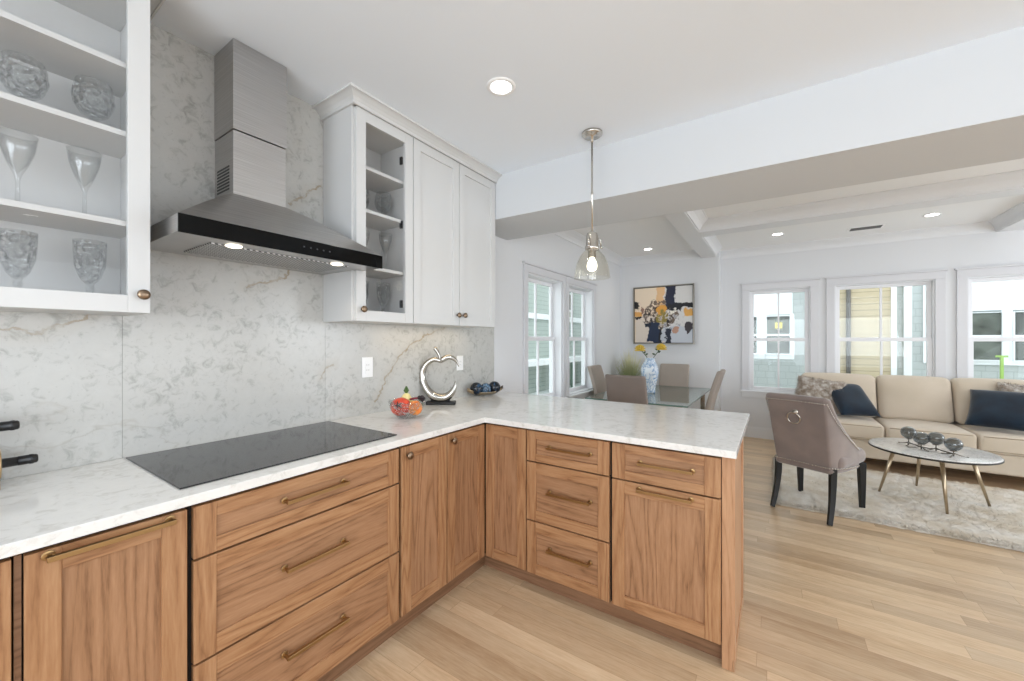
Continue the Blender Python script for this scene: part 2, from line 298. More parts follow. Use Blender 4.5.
# ------------------------------------------------------------------ mesh builder
class B:
    def __init__(s): s.v = []; s.f = []; s.mi = []; s.sm = []
    def add(s, vs, fs, m=0, smooth=False):
        o = len(s.v); s.v += [tuple(v) for v in vs]
        for f in fs: s.f.append(tuple(i+o for i in f)); s.mi.append(m); s.sm.append(smooth)
        return s
    def box(s, x0, x1, y0, y1, z0, z1, m=0):
        if x0 > x1: x0, x1 = x1, x0
        if y0 > y1: y0, y1 = y1, y0
        if z0 > z1: z0, z1 = z1, z0
        vs = [(x, y, z) for z in (z0, z1) for y in (y0, y1) for x in (x0, x1)]
        return s.add(vs, [(0, 2, 3, 1), (4, 5, 7, 6), (0, 1, 5, 4), (2, 6, 7, 3), (0, 4, 6, 2), (1, 3, 7, 5)], m)
    def prism(s, prof, a, b, axis, m=0, smooth=False):
        # profile (p,q) swept along axis from a to b; axis y: p=x,q=z; axis x: p=y,q=z; axis z: p=x,q=y
        def P(p, q, t): return {'y': (p, t, q), 'x': (t, p, q), 'z': (p, q, t)}[axis]
        n = len(prof); vs = [P(p, q, a) for p, q in prof]+[P(p, q, b) for p, q in prof]
        fs = [(i, (i+1) % n, (i+1) % n+n, i+n) for i in range(n)]
        s.add(vs, fs, m, smooth); s.add(vs[:n], [tuple(range(n))[::-1]], m); s.add(vs[n:], [tuple(range(n))], m); return s
    def lathe(s, prof, c=(0, 0, 0), n=24, m=0, axis='z', smooth=True, close=True):
        vs = []; fs = []
        for r, z in prof:
            for k in range(n):
                a = 2*pi*k/n; p = (r*cos(a), r*sin(a), z)
                if axis == 'x': p = (z, p[0], p[1])
                if axis == 'y': p = (p[0], z, p[1])
                vs.append((p[0]+c[0], p[1]+c[1], p[2]+c[2]))
        L = len(prof)
        for i in range(L-1):
            for k in range(n): fs.append((i*n+k, i*n+(k+1) % n, (i+1)*n+(k+1) % n, (i+1)*n+k))
        if close and prof[0][0] > 1e-5: fs.append(tuple(range(n))[::-1])
        if close and prof[-1][0] > 1e-5: fs.append(tuple((L-1)*n+k for k in range(n)))
        return s.add(vs, fs, m, smooth)
    def tube(s, pts, r, n=10, m=0, closed=False, smooth=True, cap=True):
        pts = [Vector(p) for p in pts]; L = len(pts); rs = r if isinstance(r, (list, tuple)) else [r]*L
        vs = []; fs = []; up = None
        for i, p in enumerate(pts):
            if closed: t = (pts[(i+1) % L]-pts[i-1])
            else: t = pts[min(i+1, L-1)]-pts[max(i-1, 0)]
            t = t.normalized() if t.length > 1e-9 else Vector((0, 0, 1))
            if up is None: up = Vector((0, 0, 1)) if abs(t.z) < .9 else Vector((1, 0, 0))
            a = t.cross(up).normalized(); b = a.cross(t).normalized(); up = b
            for k in range(n):
                an = 2*pi*k/n; vs.append(p+(a*cos(an)+b*sin(an))*rs[i])
        for i in range(L if closed else L-1):
            j = (i+1) % L
            for k in range(n): fs.append((i*n+k, j*n+k, j*n+(k+1) % n, i*n+(k+1) % n))
        if not closed and cap: fs.append(tuple(range(n))); fs.append(tuple((L-1)*n+k for k in range(n))[::-1])
        return s.add(vs, fs, m, smooth)
    def ball(s, c, r, n=16, m=0, sq=(1, 1, 1)):
        prof = [(r*sin(pi*i/(n//2)), -r*cos(pi*i/(n//2))) for i in range(n//2+1)]
        k = len(s.v); s.lathe(prof, (0, 0, 0), n, m)
        s.v[k:] = [(x*sq[0]+c[0], y*sq[1]+c[1], z*sq[2]+c[2]) for x, y, z in s.v[k:]]; return s
    def rbox(s, c, dim, r, n=10, crown=0, m=0, crownx=0, crowny=0, xf=None):
        # rounded, crowned cushion block
        hx, hy, hz = [d/2 for d in dim]; vs = []; fs = []
        def put(p):
            q = [max(-h+r, min(h-r, a)) for a, h in zip(p, (hx, hy, hz))]
            d = Vector([a-b for a, b in zip(p, q)])
            if d.length > 1e-9: d = d.normalized()*r
            o = Vector(q)+d
            fx, fy, fz = (1-(o.x/hx)**2), (1-(o.y/hy)**2), (1-(o.z/hz)**2)
            o.z += crown*fx*fy*(o.z/hz); o.y += crowny*fx*fz*(o.y/hy); o.x += crownx*fy*fz*(o.x/hx)
            if xf: o = Vector(xf(o))
            return (o.x+c[0], o.y+c[1], o.z+c[2])
        def ax(h):
            k = [-h+r*t for t in (0, .3, .6, 1)]+[-h+r+(2*h-2*r)*j/n for j in range(1, n)]+[h-r*t for t in (1, .6, .3, 0)]
            return k
        X, Y, Z = ax(hx), ax(hy), ax(hz)
        for (A, Bx, fn) in ((X, Y, lambda a, b: (a, b, hz)), (Y, X, lambda a, b: (b, a, -hz)), (Y, Z, lambda a, b: (hx, a, b)), (Z, Y, lambda a, b: (-hx, b, a)),
                            (Z, X, lambda a, b: (b, hy, a)), (X, Z, lambda a, b: (a, -hy, b))):
            o = len(vs)
            for a in A:
                for b in Bx: vs.append(put(fn(a, b)))
            nb = len(Bx)
            for i in range(len(A)-1):
                for j in range(nb-1): fs.append((o+i*nb+j, o+(i+1)*nb+j, o+(i+1)*nb+j+1, o+i*nb+j+1))
        return s.add(vs, fs, m, True)

def obj(name, b, mats, parent=None, world=True, bevel=0, weld=False, label=None, cat=None, group=None, kind=None, bseg=2):
    """one mesh object. world=True: the builder holds world coordinates, moved into the parent's own space."""
    me = bpy.data.meshes.new(name); me.from_pydata(b.v, [], b.f)
    if isinstance(mats, str): mats = [mats]
    for m in mats: me.materials.append(M[m])
    me.polygons.foreach_set('material_index', b.mi); me.polygons.foreach_set('use_smooth', b.sm); me.update()
    bm = bmesh.new(); bm.from_mesh(me)
    if weld: bmesh.ops.remove_doubles(bm, verts=bm.verts, dist=1e-5)
    bmesh.ops.recalc_face_normals(bm, faces=bm.faces); bm.to_mesh(me); bm.free()
    o = bpy.data.objects.new(name, me); COL.objects.link(o)
    if parent is not None:
        o.parent = parent
        if world:
            base = parent
            while base.parent: base = base.parent
            me.transform(Matrix.Translation(-base.location))
    elif world and me.vertices:
        # origin at the thing's base
        xs = [v.co for v in me.vertices]; lo = [min(v[i] for v in xs) for i in range(3)]; hi = [max(v[i] for v in xs) for i in range(3)]
        c = Vector(((lo[0]+hi[0])/2, (lo[1]+hi[1])/2, lo[2])); me.transform(Matrix.Translation(-c)); o.location = c
    if bevel:
        md = o.modifiers.new('bevel', 'BEVEL'); md.width = bevel; md.segments = bseg; md.limit_method = 'ANGLE'; md.angle_limit = R(40); md.harden_normals = False
    return tag(o, label, cat, group, kind)
def tag(o, label=None, cat=None, group=None, kind=None):
    for k, v in (('label', label), ('category', cat), ('group', group), ('kind', kind)):
        if v: o[k] = v
    return o
def thing(name, loc, label, cat, group=None, rz=0, kind=None):
    o = bpy.data.objects.new(name, None); COL.objects.link(o); o.location = loc; o.rotation_euler = (0, 0, rz); o.empty_display_size = .1
    return tag(o, label, cat, group, kind)
def dup(root, loc, rz, label, group=None, sc=None):
    r = root.copy(); COL.objects.link(r); r.location = loc; r.rotation_euler = (0, 0, rz); r['label'] = label
    if group: r['group'] = group
    if sc: r.scale = sc
    for ch in list(root.children):
        c = ch.copy(); COL.objects.link(c); c.parent = r
        for g_ in ch.children: d = g_.copy(); COL.objects.link(d); d.parent = c
    return r
def struct(name, b, mats, **kw): return obj(name, b, mats, kind='structure', **kw)

# ------------------------------------------------------------------ room shell
W = -2.06; YA = 6.20; YS = 6.48; XR = 4.6; YB = -2.6; CK = 2.61; CL = 2.65; JX = -.655
b = B(); b.box(W-.15, XR+.15, YB-.15, YS+.15, -.08, 0); fl = struct('floor', b, 'oak_floor'); fl.data.transform(Matrix.Translation(fl.location)); fl.location = (0, 0, 0)
b = B(); b.box(W-.15, XR+.15, YB-.15, 2.62, CK, CK+.1); struct('ceiling', b, 'ceiling_paint')
b = B(); b.box(W-.15, XR+.15, 2.62, YS+.15, CL, CL+.1); struct('ceiling', b, 'coffer_paint')
# left wall with two window openings (openings kept as separate blocks of one shell)
LW = [(3.35, 4.13), (4.29, 5.06)]; ZB, ZT = .70, 2.04; T = .16
b = B(); b.box(W-T, W, YB-.15, LW[0][0], 0, CL+.05); b.box(W-T, W, LW[0][1], LW[1][0], 0, CL+.05); b.box(W-T, W, LW[1][1], YA, 0, CL+.05)
for y0, y1 in LW: b.box(W-T, W, y0, y1, 0, ZB); b.box(W-T, W, y0, y1, ZT, CL+.05)
struct('wall_left', b, 'wall_paint')
b = B(); b.box(W-T, JX, YA, YS+.15, 0, CL+.05); struct('wall_dining', b, 'wall_paint')
SW = [(-.305, .385), (.634, 1.530), (1.785, 2.680)]; SZB, SZT = .66, 2.065
b = B(); xs = [JX]+[v for w in SW for v in w]+[XR+.15]
for i in range(0, len(xs), 2): b.box(xs[i], xs[i+1], YS, YS+T, 0, CL+.05)
for x0, x1 in SW: b.box(x0, x1, YS, YS+T, 0, SZB); b.box(x0, x1, YS, YS+T, SZT, CL+.05)
struct('wall_far', b, 'wall_paint')
b = B()
for y0, y1 in ((YB-.15, -1.3), (3.3, 4.0), (6.0, YS+.15)): b.box(XR, XR+T, y0, y1, 0, CL+.05)
for y0, y1 in ((-1.3, 3.3), (4.0, 6.0)): b.box(XR, XR+T, y0, y1, 0, .5); b.box(XR, XR+T, y0, y1, 2.45, CL+.05)
struct('wall_right', b, 'wall_paint')
b = B(); b.box(W, -1.25, YB-T, YB, 0, CK+.05); b.box(3.05, XR, YB-T, YB, 0, CK+.05); b.box(-1.25, 3.05, YB-T, YB, 0, .55); b.box(-1.25, 3.05, YB-T, YB, 2.52, CK+.05)
struct('wall_back', b, 'wall_paint')
# dropped beam between kitchen and living space
b = B()
def zb(x): return 2.285-.0105*(x-W)
y0, y1 = 2.43, 3.0
b.add([(W, y0, zb(W)), (XR, y0, zb(XR)), (XR, y1, zb(XR)), (W, y1, zb(W)), (W, y0, CL+.02), (XR, y0, CL+.02), (XR, y1, CL+.02), (W, y1, CL+.02)],
      [(0, 1, 2, 3), (4, 7, 6, 5), (0, 4, 5, 1), (1, 5, 6, 2), (2, 6, 7, 3), (3, 7, 4, 0)])
struct('trim_1', b, 'beam_white_dimmed', label='deep dropped ceiling beam between kitchen and living area')
# coffer beams, bottoms at 2.535
CB = 2.535
b = B(); b.box(-.87, -.69, 3.0, YS, CB, CL+.02); struct('trim_2', b, 'trim_paint', label='white coffer beam running towards the painting wall')
b = B(); b.box(-.69, XR, 4.71, 4.93, CB, CL+.019); struct('trim_3', b, 'trim_paint', label='white coffer beam crossing above the living area')
b = B(); b.box(2.0, 2.18, 4.93, YS, CB, CL+.018); struct('trim_4', b, 'trim_paint', label='white coffer beam at the right above the sofa')
# crown mouldings: profile (out, down)
def crown(path_pts, z, drop=.10, out=.10, inward=1, label=None, num=5, mat='trim_paint'):
    """path: corner points in order, room on the left-hand side of travel when inward=1"""
    prof = [(0, -drop), (.012, -drop), (.014, -drop+.012), (out*.22, -drop*.72), (out*.40, -drop*.48), (out*.66, -drop*.28), (out*.86, -drop*.16), (out*.88, -.012), (out, -.010), (out, 0), (0, 0)]
    b = B(); P = [Vector((p[0], p[1])) for p in path_pts]; n = len(P); rows = []
    for i, p in enumerate(P):
        d0 = (P[i]-P[i-1]).normalized() if i > 0 else None; d1 = (P[i+1]-P[i]).normalized() if i < n-1 else None
        nrm = lambda d: Vector((-d.y, d.x))*inward
        if d0 is None: off = nrm(d1)
        elif d1 is None: off = nrm(d0)
        else:
            a, c = nrm(d0), nrm(d1); off = (a+c)/(1+a.dot(c))
        rows.append([(p.x+off.x*u, p.y+off.y*u, z+w) for u, w in prof])
    k = len(prof); vs = [v for r_ in rows for v in r_]; fs = []
    for i in range(n-1):
        for j in range(k): fs.append((i*k+j, i*k+(j+1) % k, (i+1)*k+(j+1) % k, (i+1)*k+j))
    b.add(vs, fs); b.add(rows[0], [tuple(range(k))]); b.add(rows[-1], [tuple(range(k))[::-1]])
    return struct('trim_%d' % num, b, mat, label=label)
crown([(W, 3.0), (W, YA), (-.87, YA)], CL, inward=-1, num=5, label='white crown moulding of the dining corner')
crown([(-.87, YA), (-.87, 3.0)], CL, .10, .03, inward=-1, num=6)
crown([(-.69, 3.0), (-.69, 4.71), (XR, 4.71)], CL, .105, .10, inward=-1, num=7, label='white crown moulding inside the narrow coffer')
crown([(JX, YS), (2.0, YS), (2.0, 4.93), (-.69, 4.93), (-.69, YA)], CL, .105, .08, inward=-1, num=8, label='white crown moulding inside the coffer above the sofa')
crown([(2.18, 4.93), (2.18, YS), (XR, YS)], CL, .105, .08, inward=-1, num=9)
# baseboards
def baseb(name, x0, x1, y0, y1):
    b = B(); b.box(x0, x1, y0, y1, 0, .13); cx = .006
    if abs(x1-x0) > abs(y1-y0): b.box(x0, x1, y0+cx, y1, .13, .148)
    else: b.box(x0, x1-cx, y0, y1, .13, .148)
    struct(name, b, 'trim_paint', bevel=.002)
baseb('baseboard_left', W, W+.016, 2.80, YA-.001); baseb('baseboard_dining', W+.017, JX, YA-.016, YA); baseb('baseboard_far', JX+.001, XR, YS-.016, YS)
# marble splash: three slabs with hairline seams
b = B(); X1 = W+.012
for y0, y1 in ((-1.5, .4195), (.4205, 1.2255), (1.2265, 2.786)): b.box(W, X1, y0, y1, .915, CK if y1 < 2.3 else 2.286)
struct('wall_backsplash', b, 'marble_slab', label='grey marble slab wall behind the cooktop with brown veins')
bs = bpy.data.objects['wall_backsplash']

# windows --------------------------------------------------------
def window(num, p0, axis, u0, u1, z0, z1, depth, cw=.085, sill=True, head=True):
    """p0: wall face position on the normal axis; axis 'x': wall normal +X (left wall), 'y': wall normal -Y (far wall)"""
    def bx(b, a0, a1, d0, d1, q0, q1, m=0):   # a along wall, d depth into wall (positive = outward)
        if axis == 'y': b.box(a0, a1, p0+d0, p0+d1, q0, q1, m)
        else: b.box(p0-d0, p0-d1, a0, a1, q0, q1, m)
    root = thing('window_%d' % num, ((u0+u1)/2, p0, z0) if axis == 'y' else (p0, (u0+u1)/2, z0), None, None, kind='structure')
    b = B(); t = .022
    bx(b, u0-cw, u0, -t, 0, z0, z1); bx(b, u1, u1+cw, -t, 0, z0, z1); bx(b, u0-cw, u1+cw, -t, 0, z1, z1+cw); bx(b, u0-cw-.015, u1+cw+.015, -t-.014, 0, z1+cw, z1+cw+.022)
    obj('casing', b, 'casing_paint', root, bevel=.003)
    b = B(); bx(b, u0-.001, u0+.014, 0, depth, z0, z1); bx(b, u1-.014, u1+.001, 0, depth, z0, z1); bx(b, u0+.014, u1-.014, 0, depth, z1-.014, z1); bx(b, u0+.014, u1-.014, 0, depth, z0, z0+.014)
    obj('jamb', b, 'trim_paint', root)
    b = B(); bx(b, u0-cw-.02, u1+cw+.02, -.05, 0, z0-.022, z0); bx(b, u0-cw, u1+cw, -.018, 0, z0-.10, z0-.022); obj('sill', b, 'trim_paint', root, bevel=.003)
    zm = (z0+z1)/2+.01; s = .042
    for nm, q0, q1, dd in (('upper_sash', zm-.018, z1-.014, .030), ('lower_sash', z0+.014, zm+.018, 0)):
        d0 = depth-.075+dd; d1 = d0+.028; a0, a1 = u0+.014, u1-.014; b = B()
        bx(b, a0, a0+s, d0, d1, q0, q1); bx(b, a1-s, a1, d0, d1, q0, q1)
        bx(b, a0+s, a1-s, d0, d1, q1-s, q1); bx(b, a0+s, a1-s, d0, d1, q0, q0+s)
        mid = (a0+a1)/2; bx(b, mid-.011, mid+.011, d0+.002, d1-.002, q0+s, q1-s)
        sash = obj(nm, b, 'window_vinyl', root, bevel=.002)
        b = B(); bx(b, a0+s, a1-s, d0+.012, d0+.016, q0+s, q1-s); obj('pane', b, 'pane_glass', sash)
    return root
window(1, W, 'x', LW[0][0], LW[0][1], ZB, ZT, T, .075)
window(2, W, 'x', LW[1][0], LW[1][1], ZB, ZT, T, .075)
for i, (x0, x1) in enumerate(SW): window(3+i, YS, 'y', x0, x1, SZB, SZT, .10, .085)

# ------------------------------------------------------------------ ceiling fittings
def can_light(x, y, z, label, power=9):
    t = thing('recessed_light', (x, y, z), label, 'ceiling light', 'round recessed ceiling lights')
    b = B(); b.lathe([(.050, -.001), (.052, -.006), (.068, -.005), (.072, 0)], (x, y, z), 28, close=False); obj('trim_ring', b, 'outlet_white', t)
    b = B(); b.lathe([(.0001, -.003), (.050, -.003)], (x, y, z), 28, close=False); obj('lens', b, 'can_glow', t)
    l = bpy.data.lights.new('recessed_lamp', 'SPOT'); l.energy = power; l.spot_size = R(130); l.spot_blend = .9; l.shadow_soft_size = .05; l.color = (1, .96, .9)
    lo = bpy.data.objects.new('recessed_lamp', l); COL.objects.link(lo); lo.location = (x, y, z-.02)
    return t
can_light(-1.122, 1.584, CK, 'recessed ceiling light above the kitchen counter')
for x, y, w_, pw in ((.6, -.6, 'right behind', 22), (-1.0, -.9, 'left behind', 10), (2.6, .6, 'far right of', 26), (2.2, -1.6, 'far behind', 22), (.6, 1.0, 'just right of', 24)): can_light(x, y, CK, 'added unseen ceiling fill light %s the camera' % w_, pw)  # unseen cans, added only to light counters, floor and ceiling
can_light(-1.49, 5.69, CL, 'recessed ceiling light in front of the painting')
can_light(.025, 5.76, CL, 'recessed ceiling light left of the air vent')
can_light(1.34, 5.75, CL, 'recessed ceiling light right of the air vent')
t = thing('ceiling_vent', (.86, 5.98, CL), 'white louvred air vent in the coffered ceiling above the sofa', 'vent')
b = B(); b.box(.70, 1.02, 5.90, 6.06, CL-.008, CL); obj('frame', b, 'outlet_white', t, bevel=.003)
b = B()
for k in range(7): b.box(.725, .995, 5.917+k*.0185, 5.925+k*.0185, CL-.012, CL-.0081)
obj('louvres', b, 'vent_dark', t)

# ------------------------------------------------------------------ pendant lamp
px, py = -.918, 2.245
t = thing('pendant_lamp', (px, py, CK), 'nickel pendant lamp with a clear glass bell shade hanging above the counter', 'pendant lamp')
b = B(); b.lathe([(.062, 0), (.062, -.012), (.055, -.018), (.010, -.022), (.010, -.05), (.004, -.055)], (px, py, CK), 32)
for s_ in (-1, 1): b.ball((px+s_*.038, py-.012, CK-.02), .005, 8)
obj('canopy', b, 'nickel', t)
b = B(); b.lathe([(.0055, CK-.05), (.0055, 2.26), (.0075, 2.255), (.0075, 2.235), (.0055, 2.23), (.0055, 2.02)], (px, py, 0), 12); obj('rod', b, 'nickel', t)
b = B(); b.lathe([(.008, 2.02), (.030, 2.005), (.036, 1.985), (.036, 1.93), (.042, 1.925), (.042, 1.905), (.024, 1.90), (.024, 1.86)], (px, py, 0), 24)
hh = obj('socket_holder', b, 'nickel', t)
for a in (30, 150, 270):
    b = B(); ca, sa = cos(R(a)), sin(R(a)); b.tube([(px+.03*ca, py+.03*sa, 1.975), (px+.052*ca, py+.052*sa, 1.965), (px+.052*ca, py+.052*sa, 1.925)], .004, 8); b.ball((px+.055*ca, py+.055*sa, 1.92), .009, 10); obj('thumb_screw', b, 'nickel', hh)
b = B(); b.lathe([(.038, 1.905), (.050, 1.895), (.075, 1.865), (.093, 1.825), (.103, 1.78), (.107, 1.745), (.108, 1.735), (.105, 1.735), (.104, 1.745), (.100, 1.78), (.090, 1.825), (.072, 1.863), (.048, 1.892), (.036, 1.902)], (px, py, 0), 40, close=False)
obj('glass_shade', b, 'pendant_glass', t)
b = B(); b.lathe([(.0001, 1.775), (.016, 1.779), (.027, 1.79), (.031, 1.808), (.027, 1.828), (.016, 1.85), (.013, 1.865)], (px, py, 0), 20); obj('bulb', b, 'bulb_glow', t)

# ------------------------------------------------------------------ kitchen base cabinets
XF = -1.41   # left-run door faces
YF = 1.83    # peninsula door faces
ZD0, ZD1 = .100, .873
def shaker(name, side, a0, a1, z0, z1, parent, panel_axis='z', fr=.058, label=None, th=.02, top=None, mats=None):
    """framed front. side 'L': faces +X at XF, a = y ; 'P': faces -Y at YF, a = x"""
    b = B(); g_ = .0015; a0 += g_; a1 -= g_; z0 += g_; z1 -= g_; tz = top or fr
    def bx(p0, p1, q0, q1, d0, d1, m):
        if side == 'L': b.box(XF-d0, XF-d1, p0, p1, q0, q1, m)
        else: b.box(p0, p1, YF+d0, YF+d1, q0, q1, m)
    h = 'y' if side == 'L' else 'x'
    bx(a0, a0+fr, z0, z1, 0, th, 0); bx(a1-fr, a1, z0, z1, 0, th, 0)
    bx(a0+fr, a1-fr, z1-tz, z1, 0.0003, th, 1); bx(a0+fr, a1-fr, z0, z0+tz, 0.0003, th, 1)
    bx(a0+fr-.002, a1-fr+.002, z0+tz-.002, z1-tz+.002, .0085, th-.002, 2)
    pm = 'oak_panel_z' if panel_axis == 'z' else 'oak_panel_'+h
    return obj(name, b, mats or ['oak_z', 'oak_'+h, pm], parent, bevel=.0012, bseg=1, label=label)
def bar_pull(parent, side, a0, a1, z, off=.030, r=.0066):
    b = B()
    def P(a, d, zz): return (XF+d, a, zz) if side == 'L' else (a, YF-d, zz)
    for a in (a0+.006, a1-.006): b.tube([P(a, 0, z), P(a, off, z)], r*.95, 10)
    for a in (a0+.006, a1-.006): b.tube([P(a, 0, z), P(a, .004, z)], r*1.8, 12)
    # square bar
    w = r*.95
    if side == 'L': b.box(XF+off-w, XF+off+w, a0, a1, z-w, z+w)
    else: b.box(a0, a1, YF-off-w, YF-off+w, z-w, z+w)
    return obj('bar_pull', b, 'brass', parent, bevel=.0012)
def knob(parent, c, n, r=.0175, mat='knob_bronze'):
    b = B(); prof = [(.006, 0), (.0055, .008), (.0065, .013), (r*.9, .017), (r, .022), (r*.9, .027), (r*.5, .030), (.0001, .031)]
    if n == 'x': b.lathe(prof, c, 20, axis='x')
    else: b.lathe([(p, -q) for p, q in prof], c, 20, axis='y')
    return obj('knob', b, mat, parent)
def carcass(t, x0, x1, y0, y1, z0=.10, z1=.884):
    b = B(); b.box(x0, x1, y0, y1, z0, z1); return obj('carcass', b, 'dark_gap', t)
XB = -2.04
# far-left cabinet (only a sliver shows), narrow pull-out, drawers, narrow door, corner
t = thing('base_cabinet', (-1.72, -.2, 0), 'oak base cabinet at the far left edge of the counter run', 'cabinet', 'oak base cabinets')
carcass(t, XB, XF-.021, -.55, .112); d = shaker('door', 'L', -.55, .112, ZD0, ZD1, t)
b = B(); b.box(XB, XF-.012, .1145, .1255, .09, ZD1); 
ob = obj('filler_strip', b, 'oak_toe_y', t)
t = thing('base_cabinet', (-1.72, .28, 0), 'narrow oak cabinet front with one long brass pull, left of the wide drawers', 'cabinet', 'oak base cabinets')
carcass(t, XB, XF-.021, .127, .426); d = shaker('door', 'L', .127, .427, ZD0, ZD1, t, fr=.057); bar_pull(d, 'L', .158, .392, .858)
t = thing('drawer_cabinet', (-1.72, .82, 0), 'wide oak cabinet of three drawers under the black cooktop', 'cabinet', 'oak base cabinets')
carcass(t, XB, XF-.021, .434, 1.200)
for z0, z1, hz in ((.717, ZD1, .806), (.409, .713, .572), (ZD0, .405, .274)):
    d = shaker('drawer', 'L', .439, 1.196, z0, z1, t, 'h', fr=.057, top=.045 if z0 > .7 else .057); bar_pull(d, 'L', .690, .925, hz)
t = thing('base_cabinet', (-1.72, 1.36, 0), 'narrow oak cabinet with a knobbed door, right of the wide drawers', 'cabinet', 'oak base cabinets')
carcass(t, XB, XF-.021, 1.205, 1.507); d = shaker('door', 'L', 1.209, 1.507, ZD0, ZD1, t); knob(d, (XF, 1.243, .831), 'x')
t = thing('corner_cabinet', (-1.6, 2.1, 0), 'oak corner cabinet with two doors meeting in the inner corner', 'cabinet', 'oak base cabinets')
b = B(); b.box(XB, XF-.021, 1.512, 2.358, .10, .884); b.box(XF-.021, -1.135, YF+.021, 2.358, .10, .884); obj('carcass', b, 'dark_gap', t)
d = shaker('door', 'L', 1.511, 1.826, ZD0, ZD1, t); knob(d, (XF, 1.545, .835), 'x')
d = shaker('door', 'P', -1.408, -1.131, ZD0, ZD1, t, label='oak door of the corner cabinet without a knob')
t = thing('drawer_cabinet', (-.89, 2.1, 0), 'oak cabinet of three drawers in the peninsula', 'cabinet', 'oak base cabinets')
carcass(t, -1.130, -.657, YF+.021, 2.36)
for z0, z1, hz in ((.707, ZD1, .798), (.388, .703, .562), (ZD0, .384, .262)):
    d = shaker('drawer', 'P', -1.127, -.660, z0, z1, t, 'h', fr=.058, top=.042 if z0 > .7 else .057); bar_pull(d, 'P', -.990, -.752, hz)
t = thing('base_cabinet', (-.41, 2.1, 0), 'oak cabinet with a drawer above a wide door at the end of the peninsula', 'cabinet', 'oak base cabinets')
carcass(t, -.652, -.186, YF+.021, 2.36)
d = shaker('drawer', 'P', -.649, -.185, .705, ZD1, t, 'h', fr=.062, top=.042); bar_pull(d, 'P', -.520, -.288, .799)
d = shaker('door', 'P', -.649, -.185, ZD0, .701, t, fr=.060); bar_pull(d, 'P', -.525, -.293, .677)
b = B(); b.box(-.184, -.142, 1.845, 2.375, 0, .884); b.box(-.146, -.138, 1.845, 2.375, 0, .05)
# framed outer face
b.box(-.142, -.136, 1.845, 1.905, .05, .884); b.box(-.142, -.136, 2.315, 2.375, .05, .884)
obj('end_panel', b, 'oak_end', t, bevel=.001)
b = B(); b.box(W+.001, -.186, 2.362, 2.375, 0, .884); tag(obj('peninsula_back_panel', b, 'oak_end'), 'oak back panel of the peninsula facing the dining table', 'panel')
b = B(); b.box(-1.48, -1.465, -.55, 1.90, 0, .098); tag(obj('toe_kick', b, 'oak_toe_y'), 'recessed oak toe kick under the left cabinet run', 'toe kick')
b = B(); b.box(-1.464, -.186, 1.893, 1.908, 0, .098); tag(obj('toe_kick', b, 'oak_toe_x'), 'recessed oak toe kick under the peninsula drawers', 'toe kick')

# worktop: one L-shaped slab
b = B(); XE, YE = -1.392, 1.803
pts = [(W+.012, -.6), (XE, -.6), (XE, YE), (-.128, YE), (-.128, 2.793), (W+.012, 2.793)]
n = len(pts); b.add([(x, y, .885) for x, y in pts]+[(x, y, .915) for x, y in pts], [tuple(range(n))[::-1], tuple(range(n, 2*n))]+[(i, (i+1) % n, (i+1) % n+n, i+n) for i in range(n)])
tag(obj('worktop', b, 'quartz_top', bevel=.003), 'L-shaped white quartz worktop over the oak cabinets', 'countertop')

# cooktop
t = thing('cooktop', (-1.75, .83, .915), 'flat black glass induction cooktop set on the worktop', 'cooktop')
b = B(); b.box(-2.030, -1.470, .425, 1.235, .9152, .920); obj('glass_surface', b, 'cooktop_glass', t, bevel=.0015)
for k in range(6):
    b = B(); b.box(-1.50+.003, -1.50+.009, 1.06+k*.022, 1.07+k*.022, .9201, .9203); obj('touch_mark', b, 'touch_mark', t)

# range hood
t = thing('range_hood', (-1.85, .86, 1.71), 'stainless steel chimney range hood with a black glass front strip', 'range hood')
hx, hy0, hy1, hz0, hz1 = -1.61, .462, 1.262, 1.713, 1.775; cx, cy0, cy1, cz = -1.862, .715, .925, 1.968; wx = W+.013
b = B(); b.box(wx, hx-.006, hy0, hy1, hz0+.003, hz1); obj('rim', b, 'brushed_steel', t, bevel=.001)
b = B(); b.box(hx-.006, hx, hy0, hy1, hz0, hz1); obj('glass_strip', b, 'hood_glass', t, bevel=.001)
for k in range(5):
    b = B(); b.box(hx-.0005, hx+.0006, .87+k*.028, .876+k*.028, 1.742, 1.748); obj('touch_mark', b, 'touch_mark', t)
# curved canopy between rim and chimney
b = B(); rows = []
for i in range(9):
    s_ = i/8; e = s_**1.15; zz = hz1+(cz-hz1)*(s_**1.0); k = 1-(1-s_)**.92
    rows.append([(wx, hy0+(cy0-hy0)*k, zz), (hx+(cx-hx)*k, hy0+(cy0-hy0)*k, zz), (hx+(cx-hx)*k, hy1+(cy1-hy1)*k, zz), (wx, hy1+(cy1-hy1)*k, zz)])
vs = [v for r_ in rows for v in r_]; fs = []
for i in range(8):
    for j in range(3): fs.append((i*4+j, i*4+j+1, i*4+4+j+1, i*4+4+j))
b.add(vs, fs); obj('canopy', b, 'brushed_steel', t)
b = B(); b.box(wx, cx, cy0, cy1, cz-.002, 2.232)
lc = obj('lower_chimney', b, 'brushed_steel', t, bevel=.001)
b = B()
for k in range(8): b.box(-2.02, -1.90, cy0-.0012, cy0, 1.992+k*.0135, 1.999+k*.0135)
obj('side_vent', b, 'black_plastic', lc)
b = B(); b.box(wx, cx+.004, cy0-.002, cy1+.002, 2.236, CK-.002); obj('upper_chimney', b, 'brushed_steel', t, bevel=.001)
b = B(); b.box(wx+.08, hx-.10, hy0+.12, hy1-.12, hz0-.001, hz0+.004); obj('grease_filter', b, 'mesh_filter', t)
